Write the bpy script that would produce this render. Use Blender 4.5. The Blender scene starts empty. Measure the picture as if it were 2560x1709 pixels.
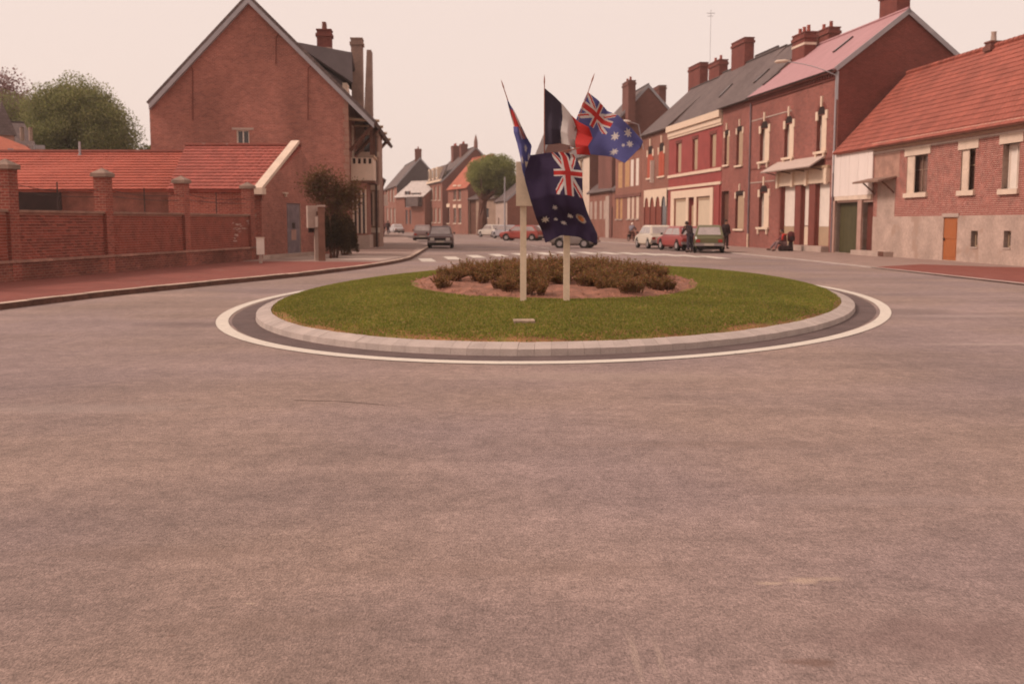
import bpy, math, random
import numpy as np
from mathutils import Vector, Matrix
random.seed(7); RNG = np.random.default_rng(7)
sc = bpy.context.scene
COL = sc.collection
# ------------------------------------------------------------------ camera
FOC, CX, CY, HZ, EYE = 2700.0, 1280.0, 854.5, 557.0, 1.6
PITCH = math.atan((CY - HZ) / FOC)
cam = bpy.data.cameras.new('camera'); cam.sensor_width = 36; cam.lens = 36 * FOC / 2560
cam.clip_start = .1; cam.clip_end = 5000
cam.dof.use_dof = True; cam.dof.focus_distance = 4.6; cam.dof.aperture_fstop = 5.2
camo = bpy.data.objects.new('camera', cam); COL.objects.link(camo)
camo.location = (0, 0, EYE); camo.rotation_euler = (math.pi / 2 - PITCH, 0, 0)
sc.camera = camo
# ------------------------------------------------------------------ light
SUN_EL, SUN_AZ = math.radians(42), math.radians(-98)      # azimuth from +Y towards +X
sd = Vector((math.sin(SUN_AZ) * math.cos(SUN_EL), math.cos(SUN_AZ) * math.cos(SUN_EL), math.sin(SUN_EL)))
sun = bpy.data.lights.new('sun', 'SUN'); sun.energy = 1.5; sun.angle = math.radians(14); sun.color = (1, .83, .73)
suno = bpy.data.objects.new('sun', sun); COL.objects.link(suno)
suno.rotation_euler = sd.to_track_quat('Z', 'Y').to_euler()
w = bpy.data.worlds.new('World'); sc.world = w; w.use_nodes = True
nt = w.node_tree; bg = nt.nodes['Background']
sky = nt.nodes.new('ShaderNodeTexSky'); sky.sky_type = 'NISHITA'; sky.sun_disc = False
sky.sun_elevation = SUN_EL; sky.sun_rotation = SUN_AZ; sky.dust_density = 5; sky.air_density = 1
mx = nt.nodes.new('ShaderNodeMix'); mx.data_type = 'RGBA'; mx.inputs[0].default_value = .93
nt.links.new(sky.outputs[0], mx.inputs[6])
mx.inputs[7].default_value = (5.5, 4.42, 3.92, 1)           # an even overcast layer over the clear sky
nt.links.new(mx.outputs[2], bg.inputs[0]); bg.inputs[1].default_value = .1
sc.view_settings.view_transform = 'Standard'; sc.view_settings.look = 'None'
sc.view_settings.exposure = .8; sc.view_settings.gamma = 1; sc.view_settings.use_curve_mapping = False
sc.render.engine = 'CYCLES'; sc.cycles.max_bounces = 6; sc.cycles.volume_bounces = 0

# ------------------------------------------------------------------ helpers
def ray(px, py):
    x = (px - CX) / FOC; y = (CY - py) / FOC
    return Vector((x, math.cos(PITCH) + y * math.sin(PITCH), -math.sin(PITCH) + y * math.cos(PITCH)))
def G(px, py, z=0.0):
    d = ray(px, py); t = (z - EYE) / d.z
    return Vector((d.x * t, d.y * t, z))
def PD(px, py, D):
    d = ray(px, py); t = D / d.y
    return Vector((d.x * t, D, EYE + d.z * t))
def XD(px, D): return ray(px, HZ).x / ray(px, HZ).y * D

MATS = {}
def mat(name, col, rough=.85, var=.18, scale=3.0, bump=0.0, bscale=40, col2=None, metal=0, spec=.3, rnd=0.0, stretch=None, spot=None):
    """procedural surface: base colour broken up by two scales of noise, optional second tone and fine relief"""
    if name in MATS: return MATS[name]
    m = bpy.data.materials.new(name); m.use_nodes = True; n = m.node_tree.nodes; l = m.node_tree.links
    b = n['Principled BSDF']; b.inputs['Roughness'].default_value = rough; b.inputs['Metallic'].default_value = metal
    b.inputs['Specular IOR Level'].default_value = spec
    tc = n.new('ShaderNodeTexCoord'); src = tc.outputs['Object']
    if stretch:
        mp = n.new('ShaderNodeMapping'); mp.inputs['Scale'].default_value = stretch; l.new(src, mp.inputs[0]); src = mp.outputs[0]
    def noise(s, det=5):
        q = n.new('ShaderNodeTexNoise'); q.inputs['Scale'].default_value = s; q.inputs['Detail'].default_value = det; l.new(src, q.inputs[0]); return q.outputs[0]
    a = noise(scale); c = noise(scale * 9, 3)
    mr = n.new('ShaderNodeMapRange'); mr.inputs[1].default_value = .3; mr.inputs[2].default_value = .7; l.new(a, mr.inputs[0])
    mixc = n.new('ShaderNodeMix'); mixc.data_type = 'RGBA'; l.new(mr.outputs[0], mixc.inputs[0])
    c2 = col2 or tuple(x * (1 - var * 1.6) for x in col)
    mixc.inputs[6].default_value = (*c2, 1); mixc.inputs[7].default_value = (*[x * (1 + var * .6) for x in col], 1) if not col2 else (*col, 1)
    hv = n.new('ShaderNodeHueSaturation'); l.new(mixc.outputs[2], hv.inputs['Color'])
    mr2 = n.new('ShaderNodeMapRange'); mr2.inputs[1].default_value = .25; mr2.inputs[2].default_value = .75
    mr2.inputs[3].default_value = 1 - var; mr2.inputs[4].default_value = 1 + var; l.new(c, mr2.inputs[0])
    val = mr2.outputs[0]
    if rnd:
        oi = n.new('ShaderNodeObjectInfo'); mr3 = n.new('ShaderNodeMapRange'); mr3.inputs[3].default_value = 1 - rnd; mr3.inputs[4].default_value = 1 + rnd
        l.new(oi.outputs['Random'], mr3.inputs[0]); mm = n.new('ShaderNodeMath'); mm.operation = 'MULTIPLY'
        l.new(val, mm.inputs[0]); l.new(mr3.outputs[0], mm.inputs[1]); val = mm.outputs[0]
    l.new(val, hv.inputs['Value']); out = hv.outputs[0]
    if spot:                                                # (scale, threshold, colour): scattered flecks or stains
        sp = noise(spot[0], 4); r = n.new('ShaderNodeMapRange'); r.inputs[1].default_value = spot[1]; r.inputs[2].default_value = spot[1] + .06; l.new(sp, r.inputs[0])
        mq = n.new('ShaderNodeMix'); mq.data_type = 'RGBA'; l.new(r.outputs[0], mq.inputs[0]); l.new(out, mq.inputs[6]); mq.inputs[7].default_value = (*spot[2], 1); out = mq.outputs[2]
    l.new(out, b.inputs['Base Color'])
    if bump:
        bn = n.new('ShaderNodeBump'); bn.inputs['Strength'].default_value = bump; bn.inputs['Distance'].default_value = .02
        l.new(noise(bscale, 4), bn.inputs['Height']); l.new(bn.outputs[0], b.inputs['Normal'])
    MATS[name] = m; return m

def brick(name, c1, c2, mortar, blotch=.25, msize=.012, bw=.22, bh=.075, rough=.9, bump=.5):
    if name in MATS: return MATS[name]
    m = bpy.data.materials.new(name); m.use_nodes = True; n = m.node_tree.nodes; l = m.node_tree.links
    b = n['Principled BSDF']; b.inputs['Roughness'].default_value = rough; b.inputs['Specular IOR Level'].default_value = .2
    uv = n.new('ShaderNodeUVMap'); t = n.new('ShaderNodeTexBrick'); l.new(uv.outputs[0], t.inputs[0])
    t.inputs['Scale'].default_value = 1; t.inputs['Color1'].default_value = (*c1, 1); t.inputs['Color2'].default_value = (*c2, 1)
    t.inputs['Mortar'].default_value = (*mortar, 1); t.inputs['Mortar Size'].default_value = msize
    t.inputs['Brick Width'].default_value = bw; t.inputs['Row Height'].default_value = bh; t.inputs['Mortar Smooth'].default_value = .3
    hv = n.new('ShaderNodeHueSaturation'); l.new(t.outputs[0], hv.inputs['Color'])
    tot = None
    for s, a, o in ((.35, blotch, 1.0), (2.2, blotch * .4, 1.0), (11, .16, 1.0)):
        q = n.new('ShaderNodeTexNoise'); q.inputs['Scale'].default_value = s; q.inputs['Detail'].default_value = 4
        mp = n.new('ShaderNodeMapping'); mp.inputs['Scale'].default_value = (1, 1.5 if s > 1 else .6, 1); l.new(uv.outputs[0], mp.inputs[0]); l.new(mp.outputs[0], q.inputs[0])
        r = n.new('ShaderNodeMapRange'); r.inputs[1].default_value = .3; r.inputs[2].default_value = .7; r.inputs[3].default_value = 1 - a; r.inputs[4].default_value = 1 + a
        l.new(q.outputs[0], r.inputs[0])
        if tot is None: tot = r.outputs[0]
        else:
            mm = n.new('ShaderNodeMath'); mm.operation = 'MULTIPLY'; l.new(tot, mm.inputs[0]); l.new(r.outputs[0], mm.inputs[1]); tot = mm.outputs[0]
    l.new(tot, hv.inputs['Value']); l.new(hv.outputs[0], b.inputs['Base Color'])
    bn = n.new('ShaderNodeBump'); bn.inputs['Strength'].default_value = bump; bn.inputs['Distance'].default_value = .012; bn.invert = True
    l.new(t.outputs['Fac'], bn.inputs['Height']); l.new(bn.outputs[0], b.inputs['Normal'])
    MATS[name] = m; return m

def leaf(m, k=.45):
    n = m.node_tree.nodes; l = m.node_tree.links; b = n['Principled BSDF']; t = n.new('ShaderNodeBsdfTranslucent'); x = n.new('ShaderNodeMixShader'); x.inputs[0].default_value = k
    if b.inputs['Base Color'].links: l.new(b.inputs['Base Color'].links[0].from_socket, t.inputs[0])
    l.new(b.outputs[0], x.inputs[1]); l.new(t.outputs[0], x.inputs[2]); l.new(x.outputs[0], n['Material Output'].inputs[0]); return m
class MB:
    """collects polygons and links them as ONE mesh object, with box-projected UVs in metres"""
    def __init__(s): s.v = []; s.f = []; s.m = []
    def poly(s, pts, m=0):
        i = len(s.v); s.v += [tuple(p) for p in pts]; s.f.append(tuple(range(i, i + len(pts)))); s.m.append(m); return s
    def box(s, x0, x1, y0, y1, z0, z1, m=0, skip=''):
        P = [(x0, y0, z0), (x1, y0, z0), (x1, y1, z0), (x0, y1, z0), (x0, y0, z1), (x1, y0, z1), (x1, y1, z1), (x0, y1, z1)]
        i = len(s.v); s.v += P
        for k, q in zip('dutsew', ((0, 3, 2, 1), (4, 5, 6, 7), (3, 7, 6, 2), (0, 1, 5, 4), (1, 2, 6, 5), (0, 4, 7, 3))):
            if k not in skip: s.f.append(tuple(i + a for a in q)); s.m.append(m)
        return s
    def slab(s, a, b, c, d, t, m=0):
        """quad a,b,c,d (counter-clockwise seen from outside) with thickness t going inwards"""
        a, b, c, d = map(Vector, (a, b, c, d)); nrm = (b - a).cross(c - a).normalized() * -t
        P = [a, b, c, d, a + nrm, b + nrm, c + nrm, d + nrm]; i = len(s.v); s.v += [tuple(p) for p in P]
        for q in ((0, 1, 2, 3), (7, 6, 5, 4), (0, 4, 5, 1), (1, 5, 6, 2), (2, 6, 7, 3), (3, 7, 4, 0)): s.f.append(tuple(i + k for k in q)); s.m.append(m)
        return s
    def tube(s, pts, r, n=8, m=0, cap=True):
        pts = [Vector(p) for p in pts]; rr = r if isinstance(r, (list, tuple)) else [r] * len(pts); base = len(s.v)
        for k, p in enumerate(pts):
            d = (pts[min(k + 1, len(pts) - 1)] - pts[max(k - 1, 0)]).normalized()
            u = d.cross(Vector((0, 0, 1)));
            if u.length < .05: u = d.cross(Vector((0, 1, 0)))
            u.normalize(); w2 = d.cross(u)
            for j in range(n):
                a = 2 * math.pi * j / n; s.v.append(tuple(p + (u * math.cos(a) + w2 * math.sin(a)) * rr[k]))
        for k in range(len(pts) - 1):
            for j in range(n):
                s.f.append((base + k * n + j, base + k * n + (j + 1) % n, base + (k + 1) * n + (j + 1) % n, base + (k + 1) * n + j)); s.m.append(m)
        if cap:
            s.f.append(tuple(base + j for j in range(n))[::-1]); s.m.append(m)
            s.f.append(tuple(base + (len(pts) - 1) * n + j for j in range(n))); s.m.append(m)
        return s
    def build(s, name, mats, parent=None, smooth=False, kind=None, uv=True):
        me = bpy.data.meshes.new(name); me.from_pydata(s.v, [], s.f)
        if not isinstance(mats, (list, tuple)): mats = [mats]
        for q in mats: me.materials.append(q)
        me.polygons.foreach_set('material_index', s.m)
        if smooth: me.polygons.foreach_set('use_smooth', [True] * len(s.f))
        if uv:
            me.update(); ul = me.uv_layers.new(name='UVMap'); dat = ul.data
            for p in me.polygons:
                nx, ny, nz = p.normal; ax, ay, az = abs(nx), abs(ny), abs(nz)
                for li in p.loop_indices:
                    x, y, z = me.vertices[me.loops[li].vertex_index].co
                    dat[li].uv = (y, z) if ax > ay and ax > az else ((x, z) if ay >= az * .6 else (x, y))
        return link(name, me, parent, kind)
def link(name, me, parent=None, kind=None):
    o = bpy.data.objects.new(name, me); COL.objects.link(o); o.parent = parent
    if kind: o['kind'] = kind
    return o
def thing(name, label, cat, loc=(0, 0, 0), rz=0, group=None):
    o = bpy.data.objects.new(name, None); COL.objects.link(o); o.location = loc; o.rotation_euler = (0, 0, rz)
    o['label'] = label; o['category'] = cat
    if group: o['group'] = group
    return o
def tag(o, label, cat, group=None):
    o['label'] = label; o['category'] = cat
    if group: o['group'] = group
    return o
def copytree(o, parent=None):
    c = o.copy(); COL.objects.link(c); c.parent = parent
    for ch in o.children: copytree(ch, c)
    return c

# ------------------------------------------------------------------ materials
M_asph = mat('asphalt', (.282, .194, .160), .9, .10, .5, .55, 90, stretch=(1, .55, 1), spot=None)
def asphalt_detail():
    n = M_asph.node_tree.nodes; l = M_asph.node_tree.links; b = n['Principled BSDF']
    src = b.inputs['Base Color'].links[0].from_socket; tc = n.new('ShaderNodeTexCoord')
    cur = src
    def layer(tex_scale, lo, hi, a, bb, mapping=(1, 1, 1), det=4, kind='noise'):
        nonlocal cur
        mp = n.new('ShaderNodeMapping'); mp.inputs['Scale'].default_value = mapping; l.new(tc.outputs['Object'], mp.inputs[0])
        if kind == 'noise':
            q = n.new('ShaderNodeTexNoise'); q.inputs['Scale'].default_value = tex_scale; q.inputs['Detail'].default_value = det; o = q.outputs[0]
        else:
            q = n.new('ShaderNodeTexVoronoi'); q.inputs['Scale'].default_value = tex_scale; o = q.outputs['Color']
        l.new(mp.outputs[0], q.inputs[0])
        r = n.new('ShaderNodeMapRange'); r.inputs[1].default_value = lo; r.inputs[2].default_value = hi; r.inputs[3].default_value = a; r.inputs[4].default_value = bb; l.new(o, r.inputs[0])
        h = n.new('ShaderNodeHueSaturation'); l.new(cur, h.inputs['Color']); l.new(r.outputs[0], h.inputs['Value']); cur = h.outputs[0]
    layer(95, 0, 1, .74, 1.26, kind='vor')                 # aggregate
    layer(28, .3, .7, .86, 1.14)
    layer(7, .3, .7, .87, 1.13)
    layer(.9, .3, .7, .88, 1.09, (.28, 1.5, 1)); layer(.35, .35, .65, .93, 1.06, (.3, 1.6, 1))            # long streaks across
    layer(.16, .35, .65, .90, 1.07)
    layer(2.3, .70, .76, 1, 1.22)                           # pale scuffs
    layer(1.7, .27, .22, 1, .86)                            # oil drips
    # a pinker, greyer tone in places
    q = n.new('ShaderNodeTexNoise'); q.inputs['Scale'].default_value = .22; l.new(tc.outputs['Object'], q.inputs[0])
    r = n.new('ShaderNodeMapRange'); r.inputs[1].default_value = .42; r.inputs[2].default_value = .6; l.new(q.outputs[0], r.inputs[0])
    mxx = n.new('ShaderNodeMix'); mxx.data_type = 'RGBA'; mxx.blend_type = 'MULTIPLY'; l.new(r.outputs[0], mxx.inputs[0]); l.new(cur, mxx.inputs[6]); mxx.inputs[7].default_value = (.93, .95, 1.05, 1)
    l.new(mxx.outputs[2], b.inputs['Base Color'])
asphalt_detail()
M_asphd = mat('fresh_asphalt', (.125, .082, .075), .9, .15, 2, .5, 90)
M_paint = mat('road_paint', (.60, .52, .44), .8, .05, 6, .1, 60, spot=(9, .62, (.42, .37, .32)))
M_paintw = mat('worn_paint', (.52, .44, .38), .85, .08, 6, spot=(7, .54, (.27, .2, .18)))
M_kerb = mat('kerb_stone', (.42, .335, .295), .85, .08, 5, .3, 60, rnd=.09)
M_kerbl = mat('old_kerb', (.50, .36, .28), .9, .15, 3, .3, 50, rnd=.12); M_kerbf = mat('kerb_face_shade', (.13, .06, .042), .95, .25, 4, .3, 40)  # kerb face painted dark brown: shade of its shadow side put into the colour
M_redpave = mat('red_tarmac', (.215, .060, .043), .9, .10, 1.5, .3, 60, spot=(3, .66, (.22, .12, .095)))
M_palepave = mat('pale_pavement', (.30, .2, .165), .9, .12, 1.2, .2, 60)
M_conc = mat('concrete', (.44, .32, .265), .85, .1, 1.5, .2, 40)
M_soil = mat('soil', (.28, .12, .076), .95, .3, 5, .8, 30, spot=(12, .6, (.2, .09, .06)))
M_grassg = mat('grass_ground', (.20, .135, .03), .95, .22, .8, .5, 50, spot=(1.8, .62, (.27, .14, .05)))
M_slate = brick('slate', (.155, .11, .10), (.115, .08, .075), (.07, .05, .047), .2, .012, .3, .22, .75, .4)
M_slated = mat('dark_slate', (.085, .058, .058), .7, .12, 1.2, .2, 20)
M_pinkroof = mat('pink_sheet_roof', (.40, .205, .21), .7, .07, .8, .1, 20, stretch=(3, 1, 1))
M_tile2 = mat('clay_tile_orange', (.42, .10, .064), .8, .12, 1.3, .1, 30, rnd=.10)
M_tile = mat('clay_tile', (.36, .09, .065), .8, .16, 1.3, .1, 30, rnd=.14)
M_tiler = mat('orange_clay_tile', (.34, .09, .06), .8, .18, 1.1, .1, 30, rnd=.15, spot=(2.0, .64, (.25, .075, .05)))
M_tilefar = mat('far_orange_tile', (.38, .105, .06), .8, .12, 1)
M_zinc = mat('zinc', (.36, .33, .34), .5, .08, 2, metal=.0)
M_cream = mat('cream_stone', (.66, .50, .39), .8, .08, 2, .1, 30)
M_white = mat('white_paint', (.76, .64, .55), .6, .05, 3)
M_whitep = mat('white_panel', (.76, .64, .58), .6, .04, 1, stretch=(2, 2, .3))
M_render = mat('grey_render', (.46, .325, .265), .95, .16, 1.0, .3, 30, spot=(.9, .58, (.37, .245, .19)))
M_glass = mat('window_glass', (.06, .045, .045), .12, .1, 2, spec=.5)
M_curt = mat('lace_curtain', (.46, .39, .34), .8, .12, 4, stretch=(6, 1, 1))
M_wood = mat('brown_wood', (.14, .055, .035), .7, .15, 3)
M_bpane = mat('brown_pane', (.20, .11, .085), .15, .2, 2, spec=.5)
M_orange = mat('varnished_orange_wood', (.38, .115, .035), .5, .12, 3, stretch=(8, 1, 1))
M_redw = mat('red_shutter', (.42, .07, .03), .6, .08, 3)
M_cream2 = mat('cream_paint', (.72, .54, .40), .6, .05, 3)
M_tan = mat('tan_paint', (.42, .28, .18), .7, .06, 3)
M_green = mat('green_door', (.075, .06, .024), .6, .1, 3)
M_bluedoor = mat('blue_grey_door', (.235, .175, .19), .6, .07, 3)
M_dark = mat('dark_opening', (.03, .012, .010), .9, .2, 3)
M_iron = mat('dark_iron', (.05, .026, .022), .7, .1, 3)
M_redpaint = mat('red_painted_brick', (.30, .055, .048), .75, .1, 1.2, .2, 30)
M_shopmar = mat('maroon_frame', (.20, .05, .035), .6, .1, 2)
B_wall = brick('wall_brick', (.31, .075, .05), (.21, .052, .038), (.33, .16, .12), .32)
B_gable = brick('gable_brick', (.38, .135, .095), (.26, .088, .066), (.38, .19, .15), .26)
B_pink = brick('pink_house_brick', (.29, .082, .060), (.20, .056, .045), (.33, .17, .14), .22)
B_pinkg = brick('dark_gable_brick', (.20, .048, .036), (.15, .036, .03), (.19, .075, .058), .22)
B_right = brick('right_house_brick', (.37, .10, .065), (.29, .078, .052), (.45, .3, .23), .2)
B_far = brick('far_brick', (.27, .095, .065), (.20, .072, .052), (.3, .17, .13), .18)
B_fard = brick('far_dark_brick', (.19, .07, .052), (.15, .052, .042), (.22, .11, .09), .2)
M_brickpc = mat('brick_face', (.29, .072, .05), .9, .25, 2.0, .4, 60, rnd=.36)
M_brickst = mat('brick_face_mix', (.30, .072, .048), .9, .25, 2.6, .4, 60)
M_brickst2 = mat('brick_face_right', (.36, .118, .09), .9, .25, 2.2, .3, 60)
M_mortar = mat('mortar', (.42, .21, .16), .95, .15, 3, .3, 40)
M_mortar2 = mat('pale_mortar', (.68, .46, .38), .95, .12, 3, .3, 40)

# ------------------------------------------------------------------ ground, roads, pavements
MB().poly([(-1500, -300, -.03), (1500, -300, -.03), (1500, 2500, -.03), (-1500, 2500, -.03)]).build('ground', mat('earth', (.16, .11, .08), .95, .2, .1), kind='structure', uv=False)
MB().poly([(-60, -40, 0), (60, -40, 0), (60, 330, 0), (-60, 330, 0)]).build('road', M_asph, kind='structure', uv=False)
# traffic island: an ellipse lying along the street
IC = Vector((1.31, 23.95)); ITH = .15
def ell(a, b, t, z=0, da=0, db=0):
    u, v = (a + da) * math.cos(t), (b + db) * math.sin(t)
    return Vector((IC.x + u * math.cos(ITH) + v * math.sin(ITH), IC.y - u * math.sin(ITH) + v * math.cos(ITH), z))
def rho(x, y, a, b):
    X, Y = x - IC.x, y - IC.y
    return math.hypot((X * math.cos(ITH) - Y * math.sin(ITH)) / a, (X * math.sin(ITH) + Y * math.cos(ITH)) / b)
def ringmesh(name, a0, b0, a1, b1, z, m, kind, n=160):
    mb = MB()
    for k in range(n):
        t0, t1 = 2 * math.pi * k / n, 2 * math.pi * (k + 1) / n
        mb.poly([ell(a0, b0, t0, z), ell(a1, b1, t0, z), ell(a1, b1, t1, z), ell(a0, b0, t1, z)])
    return mb.build(name, m, kind=kind, uv=False)
ringmesh('road_margin', 5.5, 10.9, 6.2, 11.6, .004, M_asphd, 'structure')
ringmesh('road_marking', 6.27, 11.62, 6.46, 11.87, .008, M_paint, 'structure')
KA, KB = 5.84, 11.10
DA, DB = 5.585, 10.80
def dome(x, y):
    r = rho(x, y, DA, DB); return .135 + .41 * max(0, 1 - r * r) ** .58
mb = MB(); N, R = 96, 24; V = []
for i in range(R + 1):
    for k in range(N):
        p = ell(DA * i / R, DB * i / R, 2 * math.pi * k / N); V.append((p.x, p.y, dome(p.x, p.y) - .02))
mb.v = V
for i in range(R):
    for k in range(N): mb.f.append((i * N + k, (i + 1) * N + k, (i + 1) * N + (k + 1) % N, i * N + (k + 1) % N)); mb.m.append(int(i >= R - 1))
mb.build('island_ground', [M_grassg, mat('bare_edge', (.27, .13, .05), .95, .25, 3, .5, 40, spot=(2, .56, (.20, .14, .035)))], smooth=True, kind='structure', uv=False)
kerbt = thing('traffic_island_kerb', 'pale sloped sett kerb ringing the oval grass roundabout', 'kerb', (IC.x, IC.y, 0))
ts = np.linspace(0, 2 * math.pi, 4001); arc = [0]
for k in range(4000): arc.append(arc[-1] + (ell(KA, KB, ts[k + 1]) - ell(KA, KB, ts[k])).length)
NST = 264
for k in range(NST):
    s0, s1 = arc[-1] * k / NST + .0015, arc[-1] * (k + 1) / NST - .0015
    t0, t1 = np.interp([s0, s1], arc, ts); dz = random.uniform(-.003, .003); P = []
    for t in (t0, t1):
        for (off, z) in ((0, -.01), (-.01, .085), (-.18, .13), (-.25, .14), (-.25, .0)):
            q = ell(KA + off, KB + off * 1.25, t, z + dz); P.append((q.x - IC.x, q.y - IC.y, q.z))
    mb = MB(); mb.v = P; mb.f = [(j, j + 1, j + 6, j + 5) for j in range(4)] + [(0, 1, 2, 3, 4)[::-1], (5, 6, 7, 8, 9)]; mb.m = [0] * 6
    mb.build('kerb_stone', M_kerb, kerbt, uv=False)

# planting bed
BC = Vector((.80, 21.25)); BA, BB = 2.78, 4.35
def inbed(x, y, k=1.0): return ((x - BC.x) / BA) ** 2 + ((y - BC.y) / BB) ** 2 < k
mb = MB(); V = []; R = 16
for i in range(R + 1):
    for k in range(72):
        a = 2 * math.pi * k / 72; wob = 1 + .02 * math.sin(5 * a) + .015 * math.sin(11 * a)
        x, y = BC.x + BA * i / R * math.cos(a) * wob, BC.y + BB * i / R * math.sin(a) * wob
        V.append((x, y, dome(x, y) - .012 + (.03 + .07 * max(0, math.sin(x * 4.1 + y * 1.3) * math.sin(y * 2.9 - x * 1.7)) if i < R - 1 else (.01 if i < R else -.03)) + random.uniform(-.012, .02)))
mb.v = V
for i in range(R):
    for k in range(72): mb.f.append((i * 72 + k, (i + 1) * 72 + k, (i + 1) * 72 + (k + 1) % 72, i * 72 + (k + 1) % 72)); mb.m.append(0)
mb.build('soil_bed', M_soil, smooth=True, kind='structure', uv=False)
# clods
mb = MB()
for _ in range(1500):
    a = random.random() * 2 * math.pi; r = math.sqrt(random.random()) * .99
    x, y = BC.x + BA * r * math.cos(a), BC.y + BB * r * math.sin(a); s = random.uniform(.012, .04); z = dome(x, y) + .02
    i = len(mb.v)
    for d in ((1, 0, 0), (0, 1, 0), (-1, 0, 0), (0, -1, 0), (0, 0, 1)): mb.v.append((x + d[0] * s * random.uniform(.6, 1.3), y + d[1] * s * random.uniform(.6, 1.3), z + d[2] * s * .9 - .01))
    for q in ((0, 1, 4), (1, 2, 4), (2, 3, 4), (3, 0, 4)): mb.f.append(tuple(i + k for k in q)); mb.m.append(0)
o = mb.build('soil_clods', mat('clod', (.32, .15, .095), .95, .3, 5), kind='stuff', uv=False); tag(o, 'crumbly clods of pinkish earth in the flower bed', 'soil')

def blades(name, X, Y, H, W, mats, label):
    n = len(X); Z = np.array([dome(x, y) for x, y in zip(X, Y)]) - .022
    a = RNG.random(n) * 2 * np.pi; lean = RNG.normal(0, .35, (n, 2)) * H[:, None]
    v = np.zeros((n, 3, 3)); dx, dy = np.cos(a) * W, np.sin(a) * W
    v[:, 0] = np.stack([X - dx, Y - dy, Z], 1); v[:, 1] = np.stack([X + dx, Y + dy, Z], 1)
    v[:, 2] = np.stack([X + lean[:, 0], Y + lean[:, 1], Z + H], 1)
    me = bpy.data.meshes.new(name); me.vertices.add(n * 3); me.loops.add(n * 3); me.polygons.add(n)
    me.vertices.foreach_set('co', v.ravel()); me.loops.foreach_set('vertex_index', np.arange(n * 3)); me.polygons.foreach_set('loop_start', np.arange(0, n * 3, 3))
    for q in mats: me.materials.append(q)
    me.polygons.foreach_set('material_index', RNG.integers(0, len(mats), n)); me.update(); me.validate()
    o = link(name, me, None, 'stuff'); tag(o, label, 'grass'); return o
GX, GY = [], []
while len(GX) < 190000:
    t = RNG.random(60000) * 2 * np.pi; r = np.sqrt(RNG.random(60000))
    u, v = DA * r * np.cos(t), DB * r * np.sin(t)
    x = IC.x + u * math.cos(ITH) + v * math.sin(ITH); y = IC.y - u * math.sin(ITH) + v * math.cos(ITH)
    keep = (((x - BC.x) / BA) ** 2 + ((y - BC.y) / BB) ** 2 > .98) & (RNG.random(60000) < np.clip(14 / y, 0, 1) ** 1.3)
    edge_ = .988 + .006 * np.sin(t * 9) + .006 * np.sin(t * 23 + 1); keep &= (r < edge_) | (RNG.random(60000) < .2)
    GX += list(x[keep]); GY += list(y[keep])
GX, GY = np.array(GX[:190000]), np.array(GY[:190000])
blades('grass', GX, GY, RNG.uniform(.014, .034, len(GX)), RNG.uniform(.007, .014, len(GX)),
       [mat('grass_a', (.20, .205, .034), .8, .15, .7), mat('grass_b', (.25, .26, .045), .8, .15, .7), mat('grass_c', (.33, .26, .065), .8, .15, .7), mat('grass_d', (.16, .185, .03), .8, .15, .7)],
       'short mown grass covering the oval traffic island')
# shrubs (low heaths) in the bed: five shapes, each plant its own object
def shrub_mesh(seed):
    r = random.Random(seed); mb = MB()
    for s in range(r.randint(26, 36)):
        a = r.random() * 6.28; tilt = r.uniform(.1, .8); h = r.uniform(.15, .34); d = Vector((math.cos(a) * tilt, math.sin(a) * tilt, 1)).normalized()
        p0 = Vector((math.cos(a), math.sin(a), 0)) * r.uniform(0, .13)
        mb.tube([p0, p0 + d * h], [.006, .003], 3, 0, False)
        for k in range(34):
            t = r.uniform(.18, 1.03); p = p0 + d * h * t; b = r.random() * 6.28; l = r.uniform(.02, .05); q = p + Vector((math.cos(b), math.sin(b), r.uniform(.1, .9))) * l
            sd2 = Vector((-math.sin(b), math.cos(b), r.uniform(-.5, .5))) * l * .28
            mb.poly([p, (p + q) / 2 + sd2, q, (p + q) / 2 - sd2], 1 + (r.random() < .45))
    me = mb.build('shrub', [M_wood, mat('shrub_leaf', (.22, .145, .038), .8, .25, 8), mat('shrub_leaf_brown', (.34, .145, .065), .8, .25, 8)], uv=False)
    return me
protos = [shrub_mesh(k) for k in range(5)]; used = set(); n = 0
spots = []
for j in range(17):
    for i in range(20):
        x = BC.x + (i - 9.5) * .28 + random.uniform(-.15, .15) + (.2 if j % 2 else 0); y = BC.y - 3.8 + j * .46 + random.uniform(-.2, .2)
        if inbed(x, y, .86) and abs(x - BC.x) < .80 * BA and (random.random() < .8 if y > BC.y - .2 else math.sin(x * 3.6 + 1) + math.sin(y * 2.3 + x * 1.1) + random.uniform(-.8, .8) > -.25): spots.append((x, y))
for x, y in spots:
    k = n % 5; o = protos[k] if k not in used else protos[k].copy()
    if k in used: COL.objects.link(o)
    used.add(k); s = random.uniform(.85, 1.15) * (1.25 - .45 * math.hypot((x - BC.x) / BA, (y - BC.y) / BB))
    o.location = (x, y, dome(x, y)); o.rotation_euler = (0, 0, random.random() * 6); o.scale = (s, s, s * random.uniform(.8, 1.05))
    tag(o, 'low brownish heath shrub planted in the earth bed of the roundabout', 'shrub', 'heath shrubs in the roundabout bed'); n += 1
# flat stone plate in the grass
p = G(1310, 812, dome(*G(1310, 812, .3).xy)); pz = dome(p.x, p.y)
pl = MB(); pl.box(-.14, .14, -.09, .09, 0, .05)
o = pl.build('stone_plate', mat('weathered_plate', (.38, .27, .19), .9, .25, 8, .3, 40)); o.location = (p.x, p.y, pz - .035); o.rotation_euler = (math.radians(4), 0, .1); tag(o, 'small pale stone plate lying in the grass before the posts', 'plate')

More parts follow.
